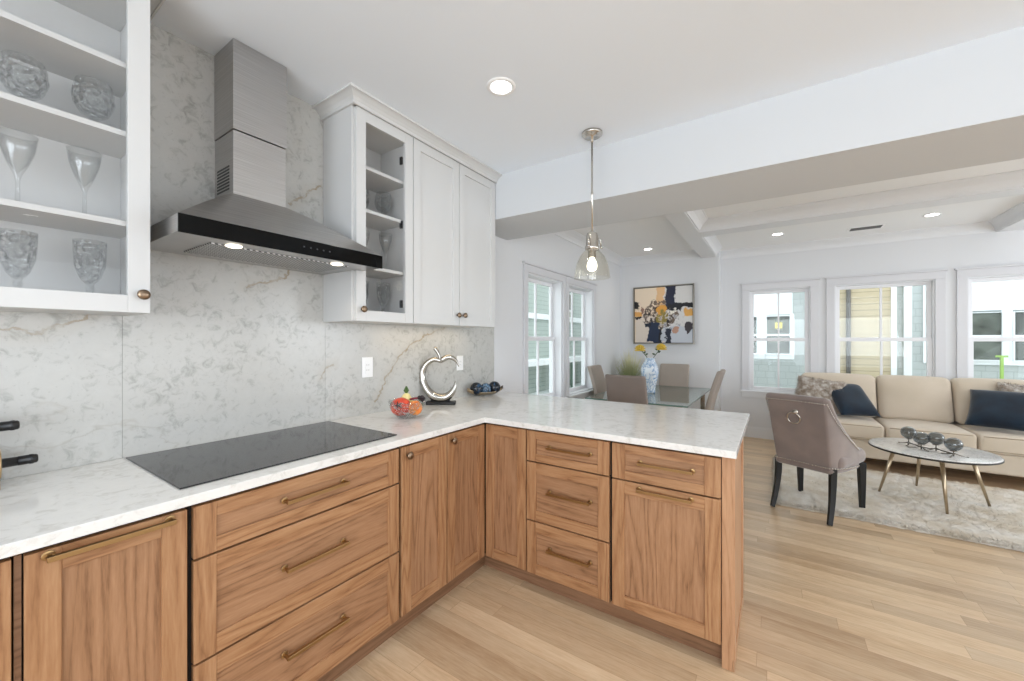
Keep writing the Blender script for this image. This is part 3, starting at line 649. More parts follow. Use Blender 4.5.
for y in (.655, 1.075):
    b = B(); b.lathe([(.0001, 0), (.021, 0), (.027, .003)], (-1.700, y, hz0-.002), 24, close=False); ob = obj('hood_lamp', b, 'hood_lamp', t)
    l = bpy.data.lights.new('hood_spot', 'SPOT'); l.energy = 1.6; l.spot_size = R(120); l.spot_blend = .8; l.color = (1, .85, .65); l.shadow_soft_size = .03
    lo = bpy.data.objects.new('hood_spot', l); COL.objects.link(lo); lo.location = (-1.700, y, hz0-.01)

# ------------------------------------------------------------------ upper cabinets
XU = -1.77; ZU0, ZU1 = 1.460, 2.553
SH = [(2.267, 2.285), (2.039, 2.057), (1.740, 1.758)]
def upper_box(t, y0, y1, glass_part=True, z0=ZU0, shelves=True):
    b = B(); xb = W+.013; xf = XU-.021; w = .018
    b.box(xb, xf, y0, y0+w, z0, ZU1+.02); b.box(xb, xf, y1-w, y1, z0, ZU1+.02); b.box(xb, xb+.006, y0+w, y1-w, z0, ZU1+.02)
    b.box(xb+.006, xf, y0+w, y1-w, z0, z0+w); b.box(xb+.006, xf, y0+w, y1-w, 2.515, 2.573)
    obj('carcass', b, 'cabinet_white', t, bevel=.001)
    if shelves:
        for a, c in SH:
            b = B(); b.box(xb+.006, xf-.010, y0+w, y1-w, a, c); obj('shelf', b, 'cabinet_white', t, bevel=.001)
def white_door(t, y0, y1, kind, z0=ZU0, z1=ZU1, fr=.056, kn=None, hinges=None):
    b = B(); g_ = .0015; y0 += g_; y1 -= g_; th = .02; x0, x1 = XU-th, XU
    b.box(x0, x1, y0, y0+fr, z0, z1); b.box(x0, x1, y1-fr, y1, z0, z1); b.box(x0, x1-.0002, y0+fr, y1-fr, z1-fr, z1); b.box(x0, x1-.0002, y0+fr, y1-fr, z0, z0+fr)
    if kind == 'panel': b.box(x0+.002, x1-.010, y0+fr-.002, y1-fr+.002, z0+fr-.002, z1-fr+.002)
    d = obj('door', b, 'cabinet_white', t, bevel=.001)
    if kind == 'glass':
        b = B(); b.box(x0+.006, x0+.010, y0+fr-.004, y1-fr+.004, z0+fr-.004, z1-fr+.004); obj('pane', b, 'cabinet_glass', d)
    if kn: knob(d, kn, 'x')
    if hinges:
        for z in hinges:
            b = B(); b.box(x0-.022, x0-.001, y1-fr+.002-.012, y1-fr-.001, z-.022, z+.022); obj('hinge', b, 'black_plastic', d, bevel=.002)
    return d
t = thing('wall_cabinet', (-1.92, 0, ZU0), 'white glass-front wall cabinet left of the range hood', 'wall cabinet', 'white wall cabinets')
upper_box(t, -.36, .432, z0=1.452); white_door(t, -.36, .434, 'glass', 1.452, kn=(XU, .411, 1.512))
t = thing('wall_cabinet', (-1.92, 1.4, ZU0), 'white glass-front wall cabinet right of the range hood', 'wall cabinet', 'white wall cabinets')
upper_box(t, 1.214, 1.605, z0=ZU0); white_door(t, 1.226, 1.605, 'glass', ZU0, kn=(XU, 1.258, 1.520), hinges=(2.40, 2.03, 1.57))
t = thing('wall_cabinet', (-1.92, 2.0, ZU0), 'white two-door wall cabinet beside the ceiling beam', 'wall cabinet', 'white wall cabinets')
upper_box(t, 1.608, 2.424, z0=ZU0, shelves=False)
white_door(t, 1.608, 2.012, 'panel', kn=(XU, 1.990, 1.528)); white_door(t, 2.014, 2.424, 'panel', kn=(XU, 2.052, 1.530))
crown([(W+.012, 1.214), (XU, 1.214), (XU, 2.429)], CK, .055, .06, inward=-1, num=10, mat='cabinet_white', label='white crown moulding on the wall cabinets right of the hood')
crown([(XU, -.36), (XU, .434), (W+.012, .434)], CK, .055, .06, inward=-1, num=11, mat='cabinet_white', label='white crown moulding on the left wall cabinet')
# soffit filler behind the crowns
# warm strip under the right wall cabinets
l = area('under_cabinet_strip', (-1.93, 1.95, ZU0-.006), (0, 0, 0), .03, .8, .6, (1, .78, .5))

# ------------------------------------------------------------------ glassware
def goblet(kind):
    if kind == 'bowl':     prof = [(.0001, .0), (.028, .001), (.028, .005), (.010, .012), (.008, .040), (.016, .050), (.034, .063), (.046, .088), (.051, .115), (.049, .142), (.043, .168), (.041, .168), (.046, .142), (.048, .115), (.043, .090), (.031, .067), (.0001, .054)]
    elif kind == 'martini': prof = [(.0001, .0), (.030, .001), (.030, .003), (.006, .008), (.0045, .09), (.008, .108), (.022, .140), (.036, .185), (.042, .232), (.040, .232), (.034, .186), (.020, .143), (.0001, .113)]
    else:                  prof = [(.0001, .0), (.029, .001), (.029, .004), (.009, .012), (.010, .030), (.007, .045), (.010, .062), (.008, .075), (.024, .098), (.036, .135), (.040, .180), (.041, .222), (.039, .222), (.038, .180), (.034, .137), (.022, .101), (.0001, .080)]
    b = B(); b.lathe(prof, (0, 0, 0), 20, close=False)
    if kind in ('bowl', 'wine'):   # cut flutes: facet the bowl
        lo = .04 if kind == 'bowl' else .07
        for i, (x, y, z) in enumerate(b.v):
            if z > lo and z < (.150 if kind == 'bowl' else .15):
                a = math.atan2(y, x); r_ = sqrt(x*x+y*y); q = 1+.045*cos(10*a+(z*140 if kind == 'bowl' else 0)); b.v[i] = (x*q, y*q, z)
    return b
GD = [('bowl', 'footed_glass_bowl', 'footed cut-glass bowl', 2.0575, [(-1.93, .175, 'left'), (-1.91, .322, 'right')], 'L', 'upper filled shelf'),
      ('martini', 'stemmed_glass', 'tall flared stem glass', 1.7585, [(-1.93, .163, 'left'), (-1.92, .302, 'right')], 'L', 'middle shelf'),
      ('wine', 'wine_glass', 'cut-glass wine goblet', 1.4705, [(-1.93, .163, 'left'), (-1.92, .315, 'right')], 'L', 'cabinet floor'),
      ('bowl', 'footed_glass_bowl', 'round cut-glass goblet', 2.0575, [(-1.92, 1.510, 'front'), (-1.97, 1.395, 'half hidden')], 'R', 'upper filled shelf'),
      ('martini', 'stemmed_glass', 'slender flared glass', 1.7585, [(-1.91, 1.518, 'front'), (-1.96, 1.40, 'half hidden')], 'R', 'middle shelf'),
      ('wine', 'wine_glass', 'fluted wine glass', 1.4785, [(-1.92, 1.510, 'front'), (-1.96, 1.395, 'half hidden')], 'R', 'cabinet floor')]
base = {}
for kind, nm, desc, z, pl, side, where in GD:
    for (x, y, w_) in pl:
        cab = 'left glass cabinet' if side == 'L' else 'right glass cabinet'
        if kind not in base:
            o = obj(nm, goblet(kind), 'clear_stemware' if kind == 'martini' else 'crystal', world=False); base[kind] = o; o.location = (x, y, z)
        else:
            o = base[kind].copy(); COL.objects.link(o); o.location = (x, y, z)
        if side == 'R': o.scale = (.95, .95, .98)
        tag(o, '%s %s on the %s of the %s' % (w_, desc, where, cab), 'glass', 'glassware in the %s' % cab)

# ------------------------------------------------------------------ counter objects
def outlet(y0, y1, z0, z1, label):
    t = thing('wall_outlet', (W+.012, (y0+y1)/2, z0), label, 'outlet')
    b = B(); b.box(W+.0125, W+.018, y0, y1, z0, z1); obj('cover_plate', b, 'outlet_white', t, bevel=.002)
    b = B(); m_ = (y0+y1)/2
    b.box(W+.018, W+.0195, m_-.017, m_+.017, z0+.022, z1-.022); so_ = obj('socket', b, 'outlet_white', t, bevel=.001)
    for z in (z0+.040, z1-.050):
        for q in (-.007, .007):
            b = B(); b.box(W+.0195, W+.0198, m_+q-.001, m_+q+.001, z, z+.008); obj('slot', b, 'vent_dark', so_)
outlet(1.455, 1.530, 1.137, 1.258, 'white wall outlet on the marble above the fruit bowl')
outlet(2.295, 2.368, 1.127, 1.240, 'white wall outlet partly behind the apple sculpture')
ZC = .9155
# fruit bowl
fx, fy = -1.765, 1.555
b = B(); prof = [(.0001, .0), (.050, .001), (.055, .006), (.078, .028), (.096, .060), (.106, .098), (.101, .098), (.091, .062), (.073, .032), (.048, .010), (.0001, .008)]
b.lathe(prof, (fx, fy, ZC), 40, close=False)
k = 0
for i, (x, y, z) in enumerate(b.v):
    a = math.atan2(y-fy, x-fx); h = (z-ZC)/.1; q = 1+.03*h*cos(12*a); b.v[i] = (fx+(x-fx)*q, fy+(y-fy)*q, z+(.006*cos(12*a) if z-ZC > .09 else 0))
obj('fruit_bowl', b, 'crystal', label='clear scalloped glass bowl of fruit on the worktop by the cooktop', cat='bowl')
r0 = (.8316, .5553)   # picture-right direction in plan
def at(u, dv, z): return (fx+r0[0]*u-.5553*dv, fy+r0[1]*u+.8316*dv, ZC+z)
t = thing('red_tomato', at(-.032, -.018, .009), 'large red tomato with dark star-shaped calyx in the glass bowl', 'fruit')
c = at(-.030, -.022, .065); b = B(); b.ball(c, .057, 24, sq=(1, 1, .92))
for i, (x, y, z) in enumerate(b.v):
    a = math.atan2(y-c[1], x-c[0]); q = 1+.035*cos(5*a); b.v[i] = (c[0]+(x-c[0])*q, c[1]+(y-c[1])*q, z)
obj('flesh', b, 'red_fruit', t)
b = B(); cc = Vector(c)+Vector((.5553, -.8316, .30)).normalized()*.057
nn = Vector((.5553, -.8316, .30)).normalized(); e1 = nn.cross(Vector((0, 0, 1))).normalized(); e2 = nn.cross(e1)
for k in range(5):
    a = 2*pi*k/5; dv = e1*cos(a)+e2*sin(a); p = cc+dv*.026-nn*.006; b.tube([cc+nn*.002, cc+dv*.013+nn*.001, p], [.005, .004, .001], 6)
obj('calyx', b, 'dark_stalk', t)
c = at(.050, -.020, .058); b = B(); b.ball(c, .042, 20); obj('orange', b, 'orange_fruit', label='round orange at the right side of the glass bowl', cat='fruit')
t = thing('yellow_pear', at(-.012, .035, .02), 'pale yellow pear with a green leafy tip standing in the glass bowl', 'fruit')
c = at(-.014, .034, 0); b = B(); b.lathe([(.0001, .022), (.028, .026), (.042, .05), (.041, .08), (.030, .108), (.018, .130), (.0001, .140)], c, 20); obj('flesh', b, 'yellow_fruit', t)
b = B()
for k in range(5):
    a = 2*pi*k/5; b.tube([(c[0], c[1], c[2]+.134), (c[0]+.011*cos(a), c[1]+.011*sin(a), c[2]+.150), (c[0]+.003*cos(a), c[1]+.003*sin(a), c[2]+.176)], [.004, .006, .001], 6)
obj('leaves', b, 'leaf_green', t)
t = thing('plum_sprig', at(.075, .02, .1), 'dark fruit sprig on a red stalk lying on the rim of the glass bowl', 'fruit')
b = B()
for k, (u, dv, z, r_) in enumerate(((.068, .012, .112, .013), (.083, .008, .114, .013), (.076, .026, .108, .014), (.090, .022, .105, .011), (.085, .012, .098, .012))): b.ball(at(u, dv, z), r_, 12)
obj('berries', b, 'dark_stalk', t)
b = B(); b.tube([at(.066, .01, .111), at(.04, .01, .108), at(.012, .012, .102)], .006, 8); obj('stalk', b, 'red_stalk', t)
b = B(); b.ball(at(.070, .034, .075), .022, 12, sq=(1, .6, 1)); obj('leaf', b, 'leaf_green', t)

# apple outline sculpture
ax_, ay_ = -1.935, 2.002
t = thing('apple_sculpture', (ax_, ay_, ZC), 'polished silver open apple outline sculpture on a black base', 'sculpture')
b = B()
def AP(u, v, z): return (ax_+r0[0]*u-.5553*v, ay_+r0[1]*u+.8316*v, ZC+z)
def orbox(b, u0, u1, v0, v1, z0, z1):
    b.add([AP(u, v, z) for z in (z0, z1) for v in (v0, v1) for u in (u0, u1)], [(0, 2, 3, 1), (4, 5, 7, 6), (0, 1, 5, 4), (2, 6, 7, 3), (0, 4, 6, 2), (1, 3, 7, 5)])
orbox(b, -.095, .105, -.032, .032, 0, .022); orbox(b, -.065, -.035, -.015, .015, .022, .045); orbox(b, .035, .065, -.015, .015, .022, .045); obj('base', b, 'black_wood', t, bevel=.003)
K = [(.128, .258), (.118, .285), (.098, .310), (.070, .324), (.040, .322), (.012, .305), (.004, .297), (-.012, .303), (-.045, .308), (-.080, .293), (-.108, .262), (-.124, .220), (-.124, .172), (-.108, .125), (-.083, .085),
     (-.048, .055), (-.010, .043), (.030, .045), (.062, .062), (.088, .093), (.102, .130), (.103, .160)]
RR = [.002, .006, .011, .015, .017, .016, .013, .014, .016, .017, .018, .019, .020, .022, .024, .026, .027, .027, .024, .018, .010, .002]
def smooth_path(K, RR, m=4):
    P = []; Q = []
    for i in range(len(K)-1):
        p0, p1, p2, p3 = K[max(i-1, 0)], K[i], K[i+1], K[min(i+2, len(K)-1)]
        for j in range(m):
            s_ = j/m; P.append([.5*((2*p1[d])+(-p0[d]+p2[d])*s_+(2*p0[d]-5*p1[d]+4*p2[d]-p3[d])*s_*s_+(-p0[d]+3*p1[d]-3*p2[d]+p3[d])*s_**3) for d in range(len(p1))]); Q.append(RR[i]*(1-s_)+RR[i+1]*s_)
    P.append(list(K[-1])); Q.append(RR[-1]); return P, Q
P_, Q_ = smooth_path(K, [q*1.15 for q in RR])
b = B(); b.tube([AP(u, 0, z+.003) for u, z in P_], Q_, 14); obj('outline', b, 'chrome', t)
P_, Q_ = smooth_path([(-.002, .298), (-.006, .330), (-.018, .360), (-.038, .388), (-.046, .392)], [.008, .010, .012, .015, .006]); b = B(); b.tube([AP(u, 0, z) for u, z in P_], Q_, 12); obj('stem', b, 'chrome', t)

# tray with three balls
tx, ty = -1.945, 2.53; dr = Vector((.38, .92)).normalized()
b = B(); rows = []
def TP(s_, w_, z): return (tx+dr.x*s_+dr.y*w_, ty+dr.y*s_-dr.x*w_, ZC+z)
N_ = 14; prof = []
for layer in (0, 1):
    for i in range(N_+1):
        s_ = -1+2*i/N_; w_ = .045*(1-abs(s_)**2.6)+.002
        for j in range(7):
            q = -1+2*j/6; z = .003+.030*(q*q)*(.8)+.040*abs(s_)**3+(.004 if layer else 0); rows.append(TP(s_*.165, q*w_, z))
for layer in (0, 1):
    o_ = layer*(N_+1)*7
    b.add(rows, [(o_+i*7+j, o_+i*7+j+1, o_+(i+1)*7+j+1, o_+(i+1)*7+j) for i in range(N_) for j in range(6)], 0, True)
L_ = (N_+1)*7; per = [i*7 for i in range(N_+1)]+[N_*7+j for j in range(1, 7)]+[i*7+6 for i in range(N_-1, -1, -1)]+[j for j in range(5, 0, -1)]
b.add(rows, [(per[i], per[(i+1) % len(per)], per[(i+1) % len(per)]+L_, per[i]+L_) for i in range(len(per))], 0, True)
obj('boat_tray', b, 'champagne_metal', weld=True, label='long boat-shaped silvery tray holding three balls on the worktop', cat='tray')
for s_, mt, lb in ((-.085, 'dark_ball', 'nearest dark decorative ball on the boat-shaped tray'), (.0, 'blue_swirl_ball', 'blue and white patterned ball in the middle of the boat-shaped tray'), (.082, 'dark_ball', 'farthest dark blue ball on the boat-shaped tray')):
    b = B(); p = TP(s_, 0, .0575+.003*abs(s_)/.085 if s_ else .0535); b.ball(p, .050 if s_ else .046, 24); obj('decorative_ball', b, mt, label=lb, cat='decorative ball', group='balls in the boat-shaped tray')

# wine rack with two bottles at the left edge
t = thing('wine_rack', (-1.95, .02, ZC), 'gold ring wine rack at the left end of the worktop', 'wine rack')
RD = Vector((.0, 1.0, 0))
for (y, z, r_) in ((.128, .985, .044), (.075, 1.100, .044), (-.02, .985, .044)):
    b = B(); b.tube([(-1.95+r_*cos(2*pi*k/28), y, z+r_*sin(2*pi*k/28)) for k in range(28)], .004, 8, closed=True); obj('ring', b, 'gold_ring', t)
b = B(); b.tube([(-2.0, -.12, ZC+.005), (-2.0, .128, ZC+.005), (-1.95, .128, .940)], .004, 8); b.tube([(-1.90, -.12, ZC+.005), (-1.90, .128, ZC+.005), (-1.95, .128, .940)], .004, 8)
b.tube([(-1.95, .128, 1.03), (-1.95, .075, 1.056)], .004, 8); b.tube([(-1.95, -.02, 1.03), (-1.95, .075, 1.056)], .004, 8); obj('frame', b, 'gold_ring', t)
for yt, z, lb in ((.205, .986, 'lower black wine bottle lying in the gold rack'), (.168, 1.098, 'upper black wine bottle lying in the gold rack')):
    t = thing('wine_bottle', (-1.95, yt-.15, z), lb, 'bottle', 'wine bottles in the rack')
    b = B(); b.lathe([(.0001, yt-.30), (.036, yt-.297), (.037, yt-.15), (.030, yt-.115), (.0145, yt-.085), (.0135, yt-.03)], (-1.95, 0, z), 24, axis='y'); obj('body', b, 'black_plastic', t)
    b = B(); b.lathe([(.0142, yt-.04), (.0142, yt-.018), (.0155, yt-.017), (.0155, yt-.010), (.014, yt-.008), (.014, yt-.004), (.011, yt), (.0001, yt+.001)], (-1.95, 0, z), 20, axis='y'); obj('capsule', b, 'black_plastic', t)

# ------------------------------------------------------------------ painting
t = thing('painting', (-1.40, YA-.02, 1.31), 'square abstract painting in navy, ochre, beige and black on the dining wall', 'painting')
x0, x1, z0, z1 = -1.838, -.965, 1.305, 2.182
b = B(); b.box(x0+.022, x1-.022, YA-.040, YA-.004, z0+.022, z1-.022); obj('canvas', b, 'abstract_canvas', t)
b = B(); f_ = .012
b.box(x0, x0+f_, YA-.055, YA-.002, z0, z1); b.box(x1-f_, x1, YA-.055, YA-.002, z0, z1); b.box(x0+f_, x1-f_, YA-.055, YA-.002, z0, z0+f_); b.box(x0+f_, x1-f_, YA-.055, YA-.002, z1-f_, z1)
fr_ = obj('frame', b, 'frame_silver', t, bevel=.001)
b = B(); b.box(x0+f_, x0+.022, YA-.030, YA-.002, z0+f_, z1-f_); b.box(x1-.022, x1-f_, YA-.030, YA-.002, z0+f_, z1-f_); b.box(x0+f_, x1-f_, YA-.030, YA-.002, z0+f_, z0+.022); b.box(x0+f_, x1-f_, YA-.030, YA-.002, z1-.022, z1-f_)
obj('inner_gap', b, 'frame_dark', fr_)

# ------------------------------------------------------------------ dining set
t = thing('dining_table', (-1.20, 4.75, 0), 'rectangular clear glass dining table by the windows', 'table')
tx0, tx1, ty0, ty1 = -1.68, -.675, 3.93, 5.56
b = B(); b.box(tx0, tx1, ty0, ty1, .738, .750); obj('glass_top', b, 'table_glass', t, bevel=.002)
b = B(); e_ = .004
b.box(tx0-e_, tx0, ty0-e_, ty1+e_, .738, .750); b.box(tx1, tx1+e_, ty0-e_, ty1+e_, .738, .750); b.box(tx0, tx1, ty0-e_, ty0, .738, .750); b.box(tx0, tx1, ty1, ty1+e_, .738, .750); obj('edge', b, 'table_glass_edge', t)
for x in (tx0+.08, tx1-.08):
    for y in (ty0+.1, ty1-.1):
        b = B(); b.box(x-.025, x+.025, y-.025, y+.025, 0, .737); obj('leg', b, 'nickel', t, bevel=.003)
def dining_chair(loc, rz, label, mat):
    t = thing('dining_chair', loc, label, 'chair', 'high-backed dining chairs', rz)
    b = B(); b.rbox((0, .02, .44), (.41, .44, .09), .03, 6, .012); obj('seat', b, mat, t, world=False)
    def bend(o):
        z = o.z+.31; return (o.x*(1-.03*(z/.62)), o.y-.15*(max(0,z)/.62)**1.4-.02*(1-(o.x/.22)**2), o.z)
    b = B(); b.rbox((0, -.195, .715), (.40, .055, .62), .018, 10, xf=bend); obj('backrest', b, mat, t, world=False)
    for sx in (-1, 1):
        for sy in (-1, 1):
            b = B(); x, y = sx*.17, sy*.18+.02; q = .018; q2 = .013; dy = -.04 if sy < 0 else 0
            b.add([(x-q2, y-q2+dy, 0), (x+q2, y-q2+dy, 0), (x+q2, y+q2+dy, 0), (x-q2, y+q2+dy, 0), (x-q, y-q, .40), (x+q, y-q, .40), (x+q, y+q, .40), (x-q, y+q, .40)],
                  [(0, 3, 2, 1), (4, 5, 6, 7), (0, 1, 5, 4), (1, 2, 6, 5), (2, 3, 7, 6), (3, 0, 4, 7)]); obj('leg', b, 'nickel', t, world=False)
    return t
c0 = dining_chair((-1.205, 4.11, 0), 0, 'taupe dining chair with its back to the kitchen counter', 'dining_dark')
c1 = dining_chair((-1.19, 5.62, 0), pi, 'taupe dining chair at the far end of the glass table below the painting', 'taupe_leather')
dup(c1, (-1.665, 5.0, 0), -pi/2, 'taupe dining chair on the window side of the glass table')
dup(c1, (-.85, 5.0, 0), pi/2, 'taupe dining chair on the living-room side of the glass table')
# vase and flowers
vx, vy, vz = -1.205, 4.70, .7505
b = B(); b.lathe([(.0001, 0), (.040, .001), (.042, .012), (.040, .04), (.048, .10), (.066, .17), (.078, .235), (.076, .29), (.060, .34), (.042, .375), (.040, .39), (.048, .405), (.045, .405), (.036, .39), (.038, .373), (.055, .335), (.070, .29), (.0001, .26)], (vx, vy, vz), 28, close=False)
for i, (x, y, z) in enumerate(b.v):
    a = math.atan2(y-vy, x-vx); q = 1.25+.09*cos(3*a+(z-vz)*9); b.v[i] = (vx+(x-vx)*q, vy+(y-vy)*q, z)
obj('vase', b, 'blue_white_porcelain', label='blue and white twisted porcelain vase on the glass dining table', cat='vase')
def flower(u, z, lb, head=True):
    t = thing('yellow_flower', (vx+r0[0]*u*.2, vy+r0[1]*u*.2, vz+.3), lb, 'flower', 'flowers in the vase')
    p0 = Vector((vx, vy, vz+.30)); p1 = Vector((vx+r0[0]*u*.35, vy+r0[1]*u*.35, vz+.42)); p2 = Vector((vx+r0[0]*u, vy+r0[1]*u, z))
    b = B(); b.tube([p0, p1, p2], .004, 8); obj('stem', b, 'stem_green', t)
    b = B(); rnd = random.Random(int(z*1000))
    for k in range(3):
        q = p1.lerp(p2, .2+.25*k); a = rnd.uniform(0, 6.28); d_ = Vector((cos(a), sin(a), .4)); b.tube([q, q+d_*.025, q+d_*.05], [.002, .012, .001], 6)
    obj('leaves', b, 'stem_green', t)
    b = B()
    for ring, (nr, rr, zz) in enumerate(((12, .062, -.020), (12, .062, .004), (10, .050, .024), (7, .030, .036))):
        for k in range(nr):
            a = 2*pi*k/nr+ring*.3; b.tube([p2, p2+Vector((cos(a)*rr*.6, sin(a)*rr*.6, zz+.006)), p2+Vector((cos(a)*rr, sin(a)*rr, zz))], [.005, .013, .005], 6)
    obj('petals', b, 'yellow_petal', t)
    b = B(); b.ball(p2+Vector((0, 0, .030)), .016, 10); obj('heart', b, 'flower_heart', t)
    return t
flower(-.120, 1.262, 'yellow flower leaning left out of the vase'); flower(.125, 1.275, 'yellow flower leaning right out of the vase')
b = B()
for k in range(6):
    a = k*1.05; r_ = .03+.01*(k % 3); b.tube([(vx, vy, vz+.33), (vx+cos(a)*r_*.6, vy+sin(a)*r_*.6, vz+.44), (vx+cos(a)*r_*1.4, vy+sin(a)*r_*1.4, vz+.52+.02*(k % 3))], [.003, .002, .001], 6)
obj('dried_sprigs', b, 'pot', label='pale thin sprigs between the yellow flowers in the vase', cat='sprig')
# potted grass in the corner
gx, gy = -1.80, 5.86
t = thing('potted_grass', (gx, gy, 0), 'tall ornamental grass in a pale pot in the dining corner', 'plant')
b = B(); b.lathe([(.0001, 0), (.11, .001), (.115, .01), (.14, .50), (.15, .52), (.14, .53), (.13, .51), (.0001, .50)], (gx, gy, 0), 28); obj('pot', b, 'pot', t)
b = B(); rnd = random.Random(4)
for k in range(420):
    a = rnd.uniform(0, 2*pi); r1 = rnd.uniform(0, .07); L_ = rnd.uniform(.45, .80); lean = rnd.uniform(.03, .27)*(1 if rnd.random() < .8 else 1.4); wd = rnd.uniform(.003, .006)
    bx_, by_ = gx+cos(a)*r1, gy+sin(a)*r1; dx, dy = cos(a), sin(a); px_, py_ = -dy*wd, dx*wd; vs = []
    for i in range(5):
        s_ = i/4; xx = bx_+dx*lean*s_**1.8; yy = by_+dy*lean*s_**1.8; zz = .50+L_*s_*(1-.12*s_*lean*5); w_ = (1-s_)**.7+.05
        xx = max(W+.02, xx); yy = min(YA-.03, yy)
        vs += [(xx-px_*w_, yy-py_*w_, zz), (xx+px_*w_, yy+py_*w_, zz)]
    b.add(vs, [(2*i, 2*i+1, 2*i+3, 2*i+2) for i in range(4)])
ob = obj('grass_blades', b, 'grass_blade', t, kind='stuff')

# ------------------------------------------------------------------ living room
# rug
b = B(); rx0, rx1, ry0, ry1 = .0, 3.4, 3.93, 5.45; nx, ny = 170, 76; rnd = random.Random(3); vs = []; fs = []
for j in range(ny+1):
    for i in range(nx+1):
        x = rx0+(rx1-rx0)*i/nx; y = ry0+(ry1-ry0)*j/ny; edge = min(i, nx-i, j, ny-j)
        z = .022+rnd.uniform(-.006, .008) if edge > 0 else .002
        if edge == 0: x += rnd.uniform(-.012, .012); y += rnd.uniform(-.012, .012)
        else: x += rnd.uniform(-.006, .006); y += rnd.uniform(-.006, .006)
        vs.append((x, y, z))
for j in range(ny):
    for i in range(nx): a = j*(nx+1)+i; fs.append((a, a+1, a+nx+2, a+nx+1))
b.add(vs, fs, 0, True)
for k in range(16000):
    if k % 4 == 0: x, y = rnd.uniform(rx0, rx1), ry0+rnd.uniform(-.01, .05)
    elif k % 4 == 1: x, y = rx0+rnd.uniform(-.01, .05), rnd.uniform(ry0, ry1)
    else: x, y = rnd.uniform(rx0, rx1-.8), rnd.uniform(ry0, ry1)
    a = rnd.uniform(0, 6.28); dx, dy = cos(a)*.004, sin(a)*.004; L_ = rnd.uniform(.015, .035); a = rnd.uniform(0, 6.28)
    b.add([(x-dx, y-dy, .015), (x+dx, y+dy, .015), (x-dy, y+dx, .015), (x+cos(a)*L_, y+sin(a)*L_, max(.004, .030+rnd.uniform(-.02, .012)))], [(0, 1, 3), (1, 2, 3), (2, 0, 3)], 0, True)
k = len(b.v); b.add([(rx0, ry0, .001), (rx1, ry0, .001), (rx1, ry1, .001), (rx0, ry1, .001)], [(0, 3, 2, 1)])
obj('shag_rug', b, 'rug_pile', label='cream shaggy rug under the coffee table', cat='rug')

# sofa
t = thing('sofa', (1.35, 5.95, 0), 'long beige three-seat sofa under the far windows', 'sofa')
sx0, sx1 = .30, 2.20
b = B(); b.rbox((1.31, 5.97, .215), (2.18, .90, .19), .02, 8); obj('base', b, 'sofa_linen', t)
b = B(); b.rbox((1.33, 6.34, .48), (2.10, .16, .72), .05, 8); obj('back_frame', b, 'sofa_linen', t)
for (x, lb) in ((.27, 0), (2.36, 1)):
    b = B(); b.rbox((x, 5.93, .345), (.15, .88, .43), .05, 8); obj('arm', b, 'sofa_linen', t)
se = [.34, .945, 1.585, 2.27]; be = [.27, .975, 1.575, 2.27]
for i in range(3):
    x0, x1 = se[i]+.003, se[i+1]-.003; b = B(); b.rbox(((x0+x1)/2, 5.86, .395), (x1-x0, .74, .165), .035, 10, .022); c_ = obj('seat_cushion', b, 'sofa_linen', t)
    b = B(); yy = 5.495; xa, xb_ = x0+.03, x1-.03
    for z in (.462, .335): b.tube([(xa, yy, z), (xb_, yy, z)], .004, 6)
    obj('piping', b, 'cushion_piping', c_)
    x0, x1 = be[i]+.004, be[i+1]-.004
    def lean(o): return (o.x, o.y+.14*(o.z/.5), o.z+.012*(1-(o.x/.35)**2)*(1 if o.z > 0 else 0))
    b = B(); b.rbox(((x0+x1)/2, 6.13, .715), (x1-x0, .17, .47), .055, 10, 0, crowny=.05, xf=lean); obj('back_cushion', b, 'sofa_linen', t)
for x in (.3, 2.3):
    for y in (5.58, 6.35): b = B(); b.box(x-.03, x+.03, y-.03, y+.03, 0.001, .122); obj('foot', b, 'black_wood', t)

def pillow(name, c, w, h, th, rx, rz, ry, mat, label, furry=False, seed=1):
    b = B(); N = 22; vs = []; fs = []; rnd = random.Random(seed)
    for side in (1, -1):
        for j in range(N+1):
            for i in range(N+1):
                u, v = -1+2*i/N, -1+2*j/N
                pin = 1-.10*(1-abs(u*v)**.8)*max(abs(u), abs(v))**6   # pulled-in edges between pointed corners
                t_ = max(0, (1-u**4)*(1-v**4))**.55*th/2
                x, y, z = u*w/2*(1-.07*(1-v*v)*0-.06*(1-abs(v)**2)*abs(u)**3), side*t_, v*h/2*(1-.06*(1-abs(u)**2)*abs(v)**3)
                if furry and abs(u) < 1 and abs(v) < 1: y += side*rnd.uniform(0, .012); x += rnd.uniform(-.008, .008); z += rnd.uniform(-.008, .008)
                vs.append((x, y, z))
    M_ = (N+1)*(N+1)
    for s_ in (0, 1):
        for j in range(N):
            for i in range(N):
                a = s_*M_+j*(N+1)+i; q = (a, a+1, a+N+2, a+N+1); fs.append(q if s_ == 0 else q[::-1])
    b.add(vs, fs, 0, True); 
    if furry:
        for k in range(2600):
            i = rnd.randrange(len(vs)); x, y, z = vs[i]; d = Vector((x/w*1.2, (1 if i < M_ else -1)*.6, z/h*1.2-.3)).normalized(); L_ = rnd.uniform(.015, .032)
            d += Vector((rnd.uniform(-.4, .4), rnd.uniform(-.3, .3), rnd.uniform(-.4, .4))); tip = Vector((x, y, z))+d*L_; s2 = .0025
            b.add([(x-s2, y, z), (x+s2, y, z), (x, y, z+s2*1.5), tip], [(0, 1, 3), (1, 2, 3), (2, 0, 3)])
    mat4 = Matrix.Translation(Vector(c)) @ Matrix.Rotation(rz, 4, 'Z') @ Matrix.Rotation(rx, 4, 'X') @ Matrix.Rotation(ry, 4, 'Y')
    b.v = [tuple(mat4 @ Vector(v)) for v in b.v]
    return obj(name, b, mat, weld=not furry, label=label, cat='pillow', group='pillows on the sofa')
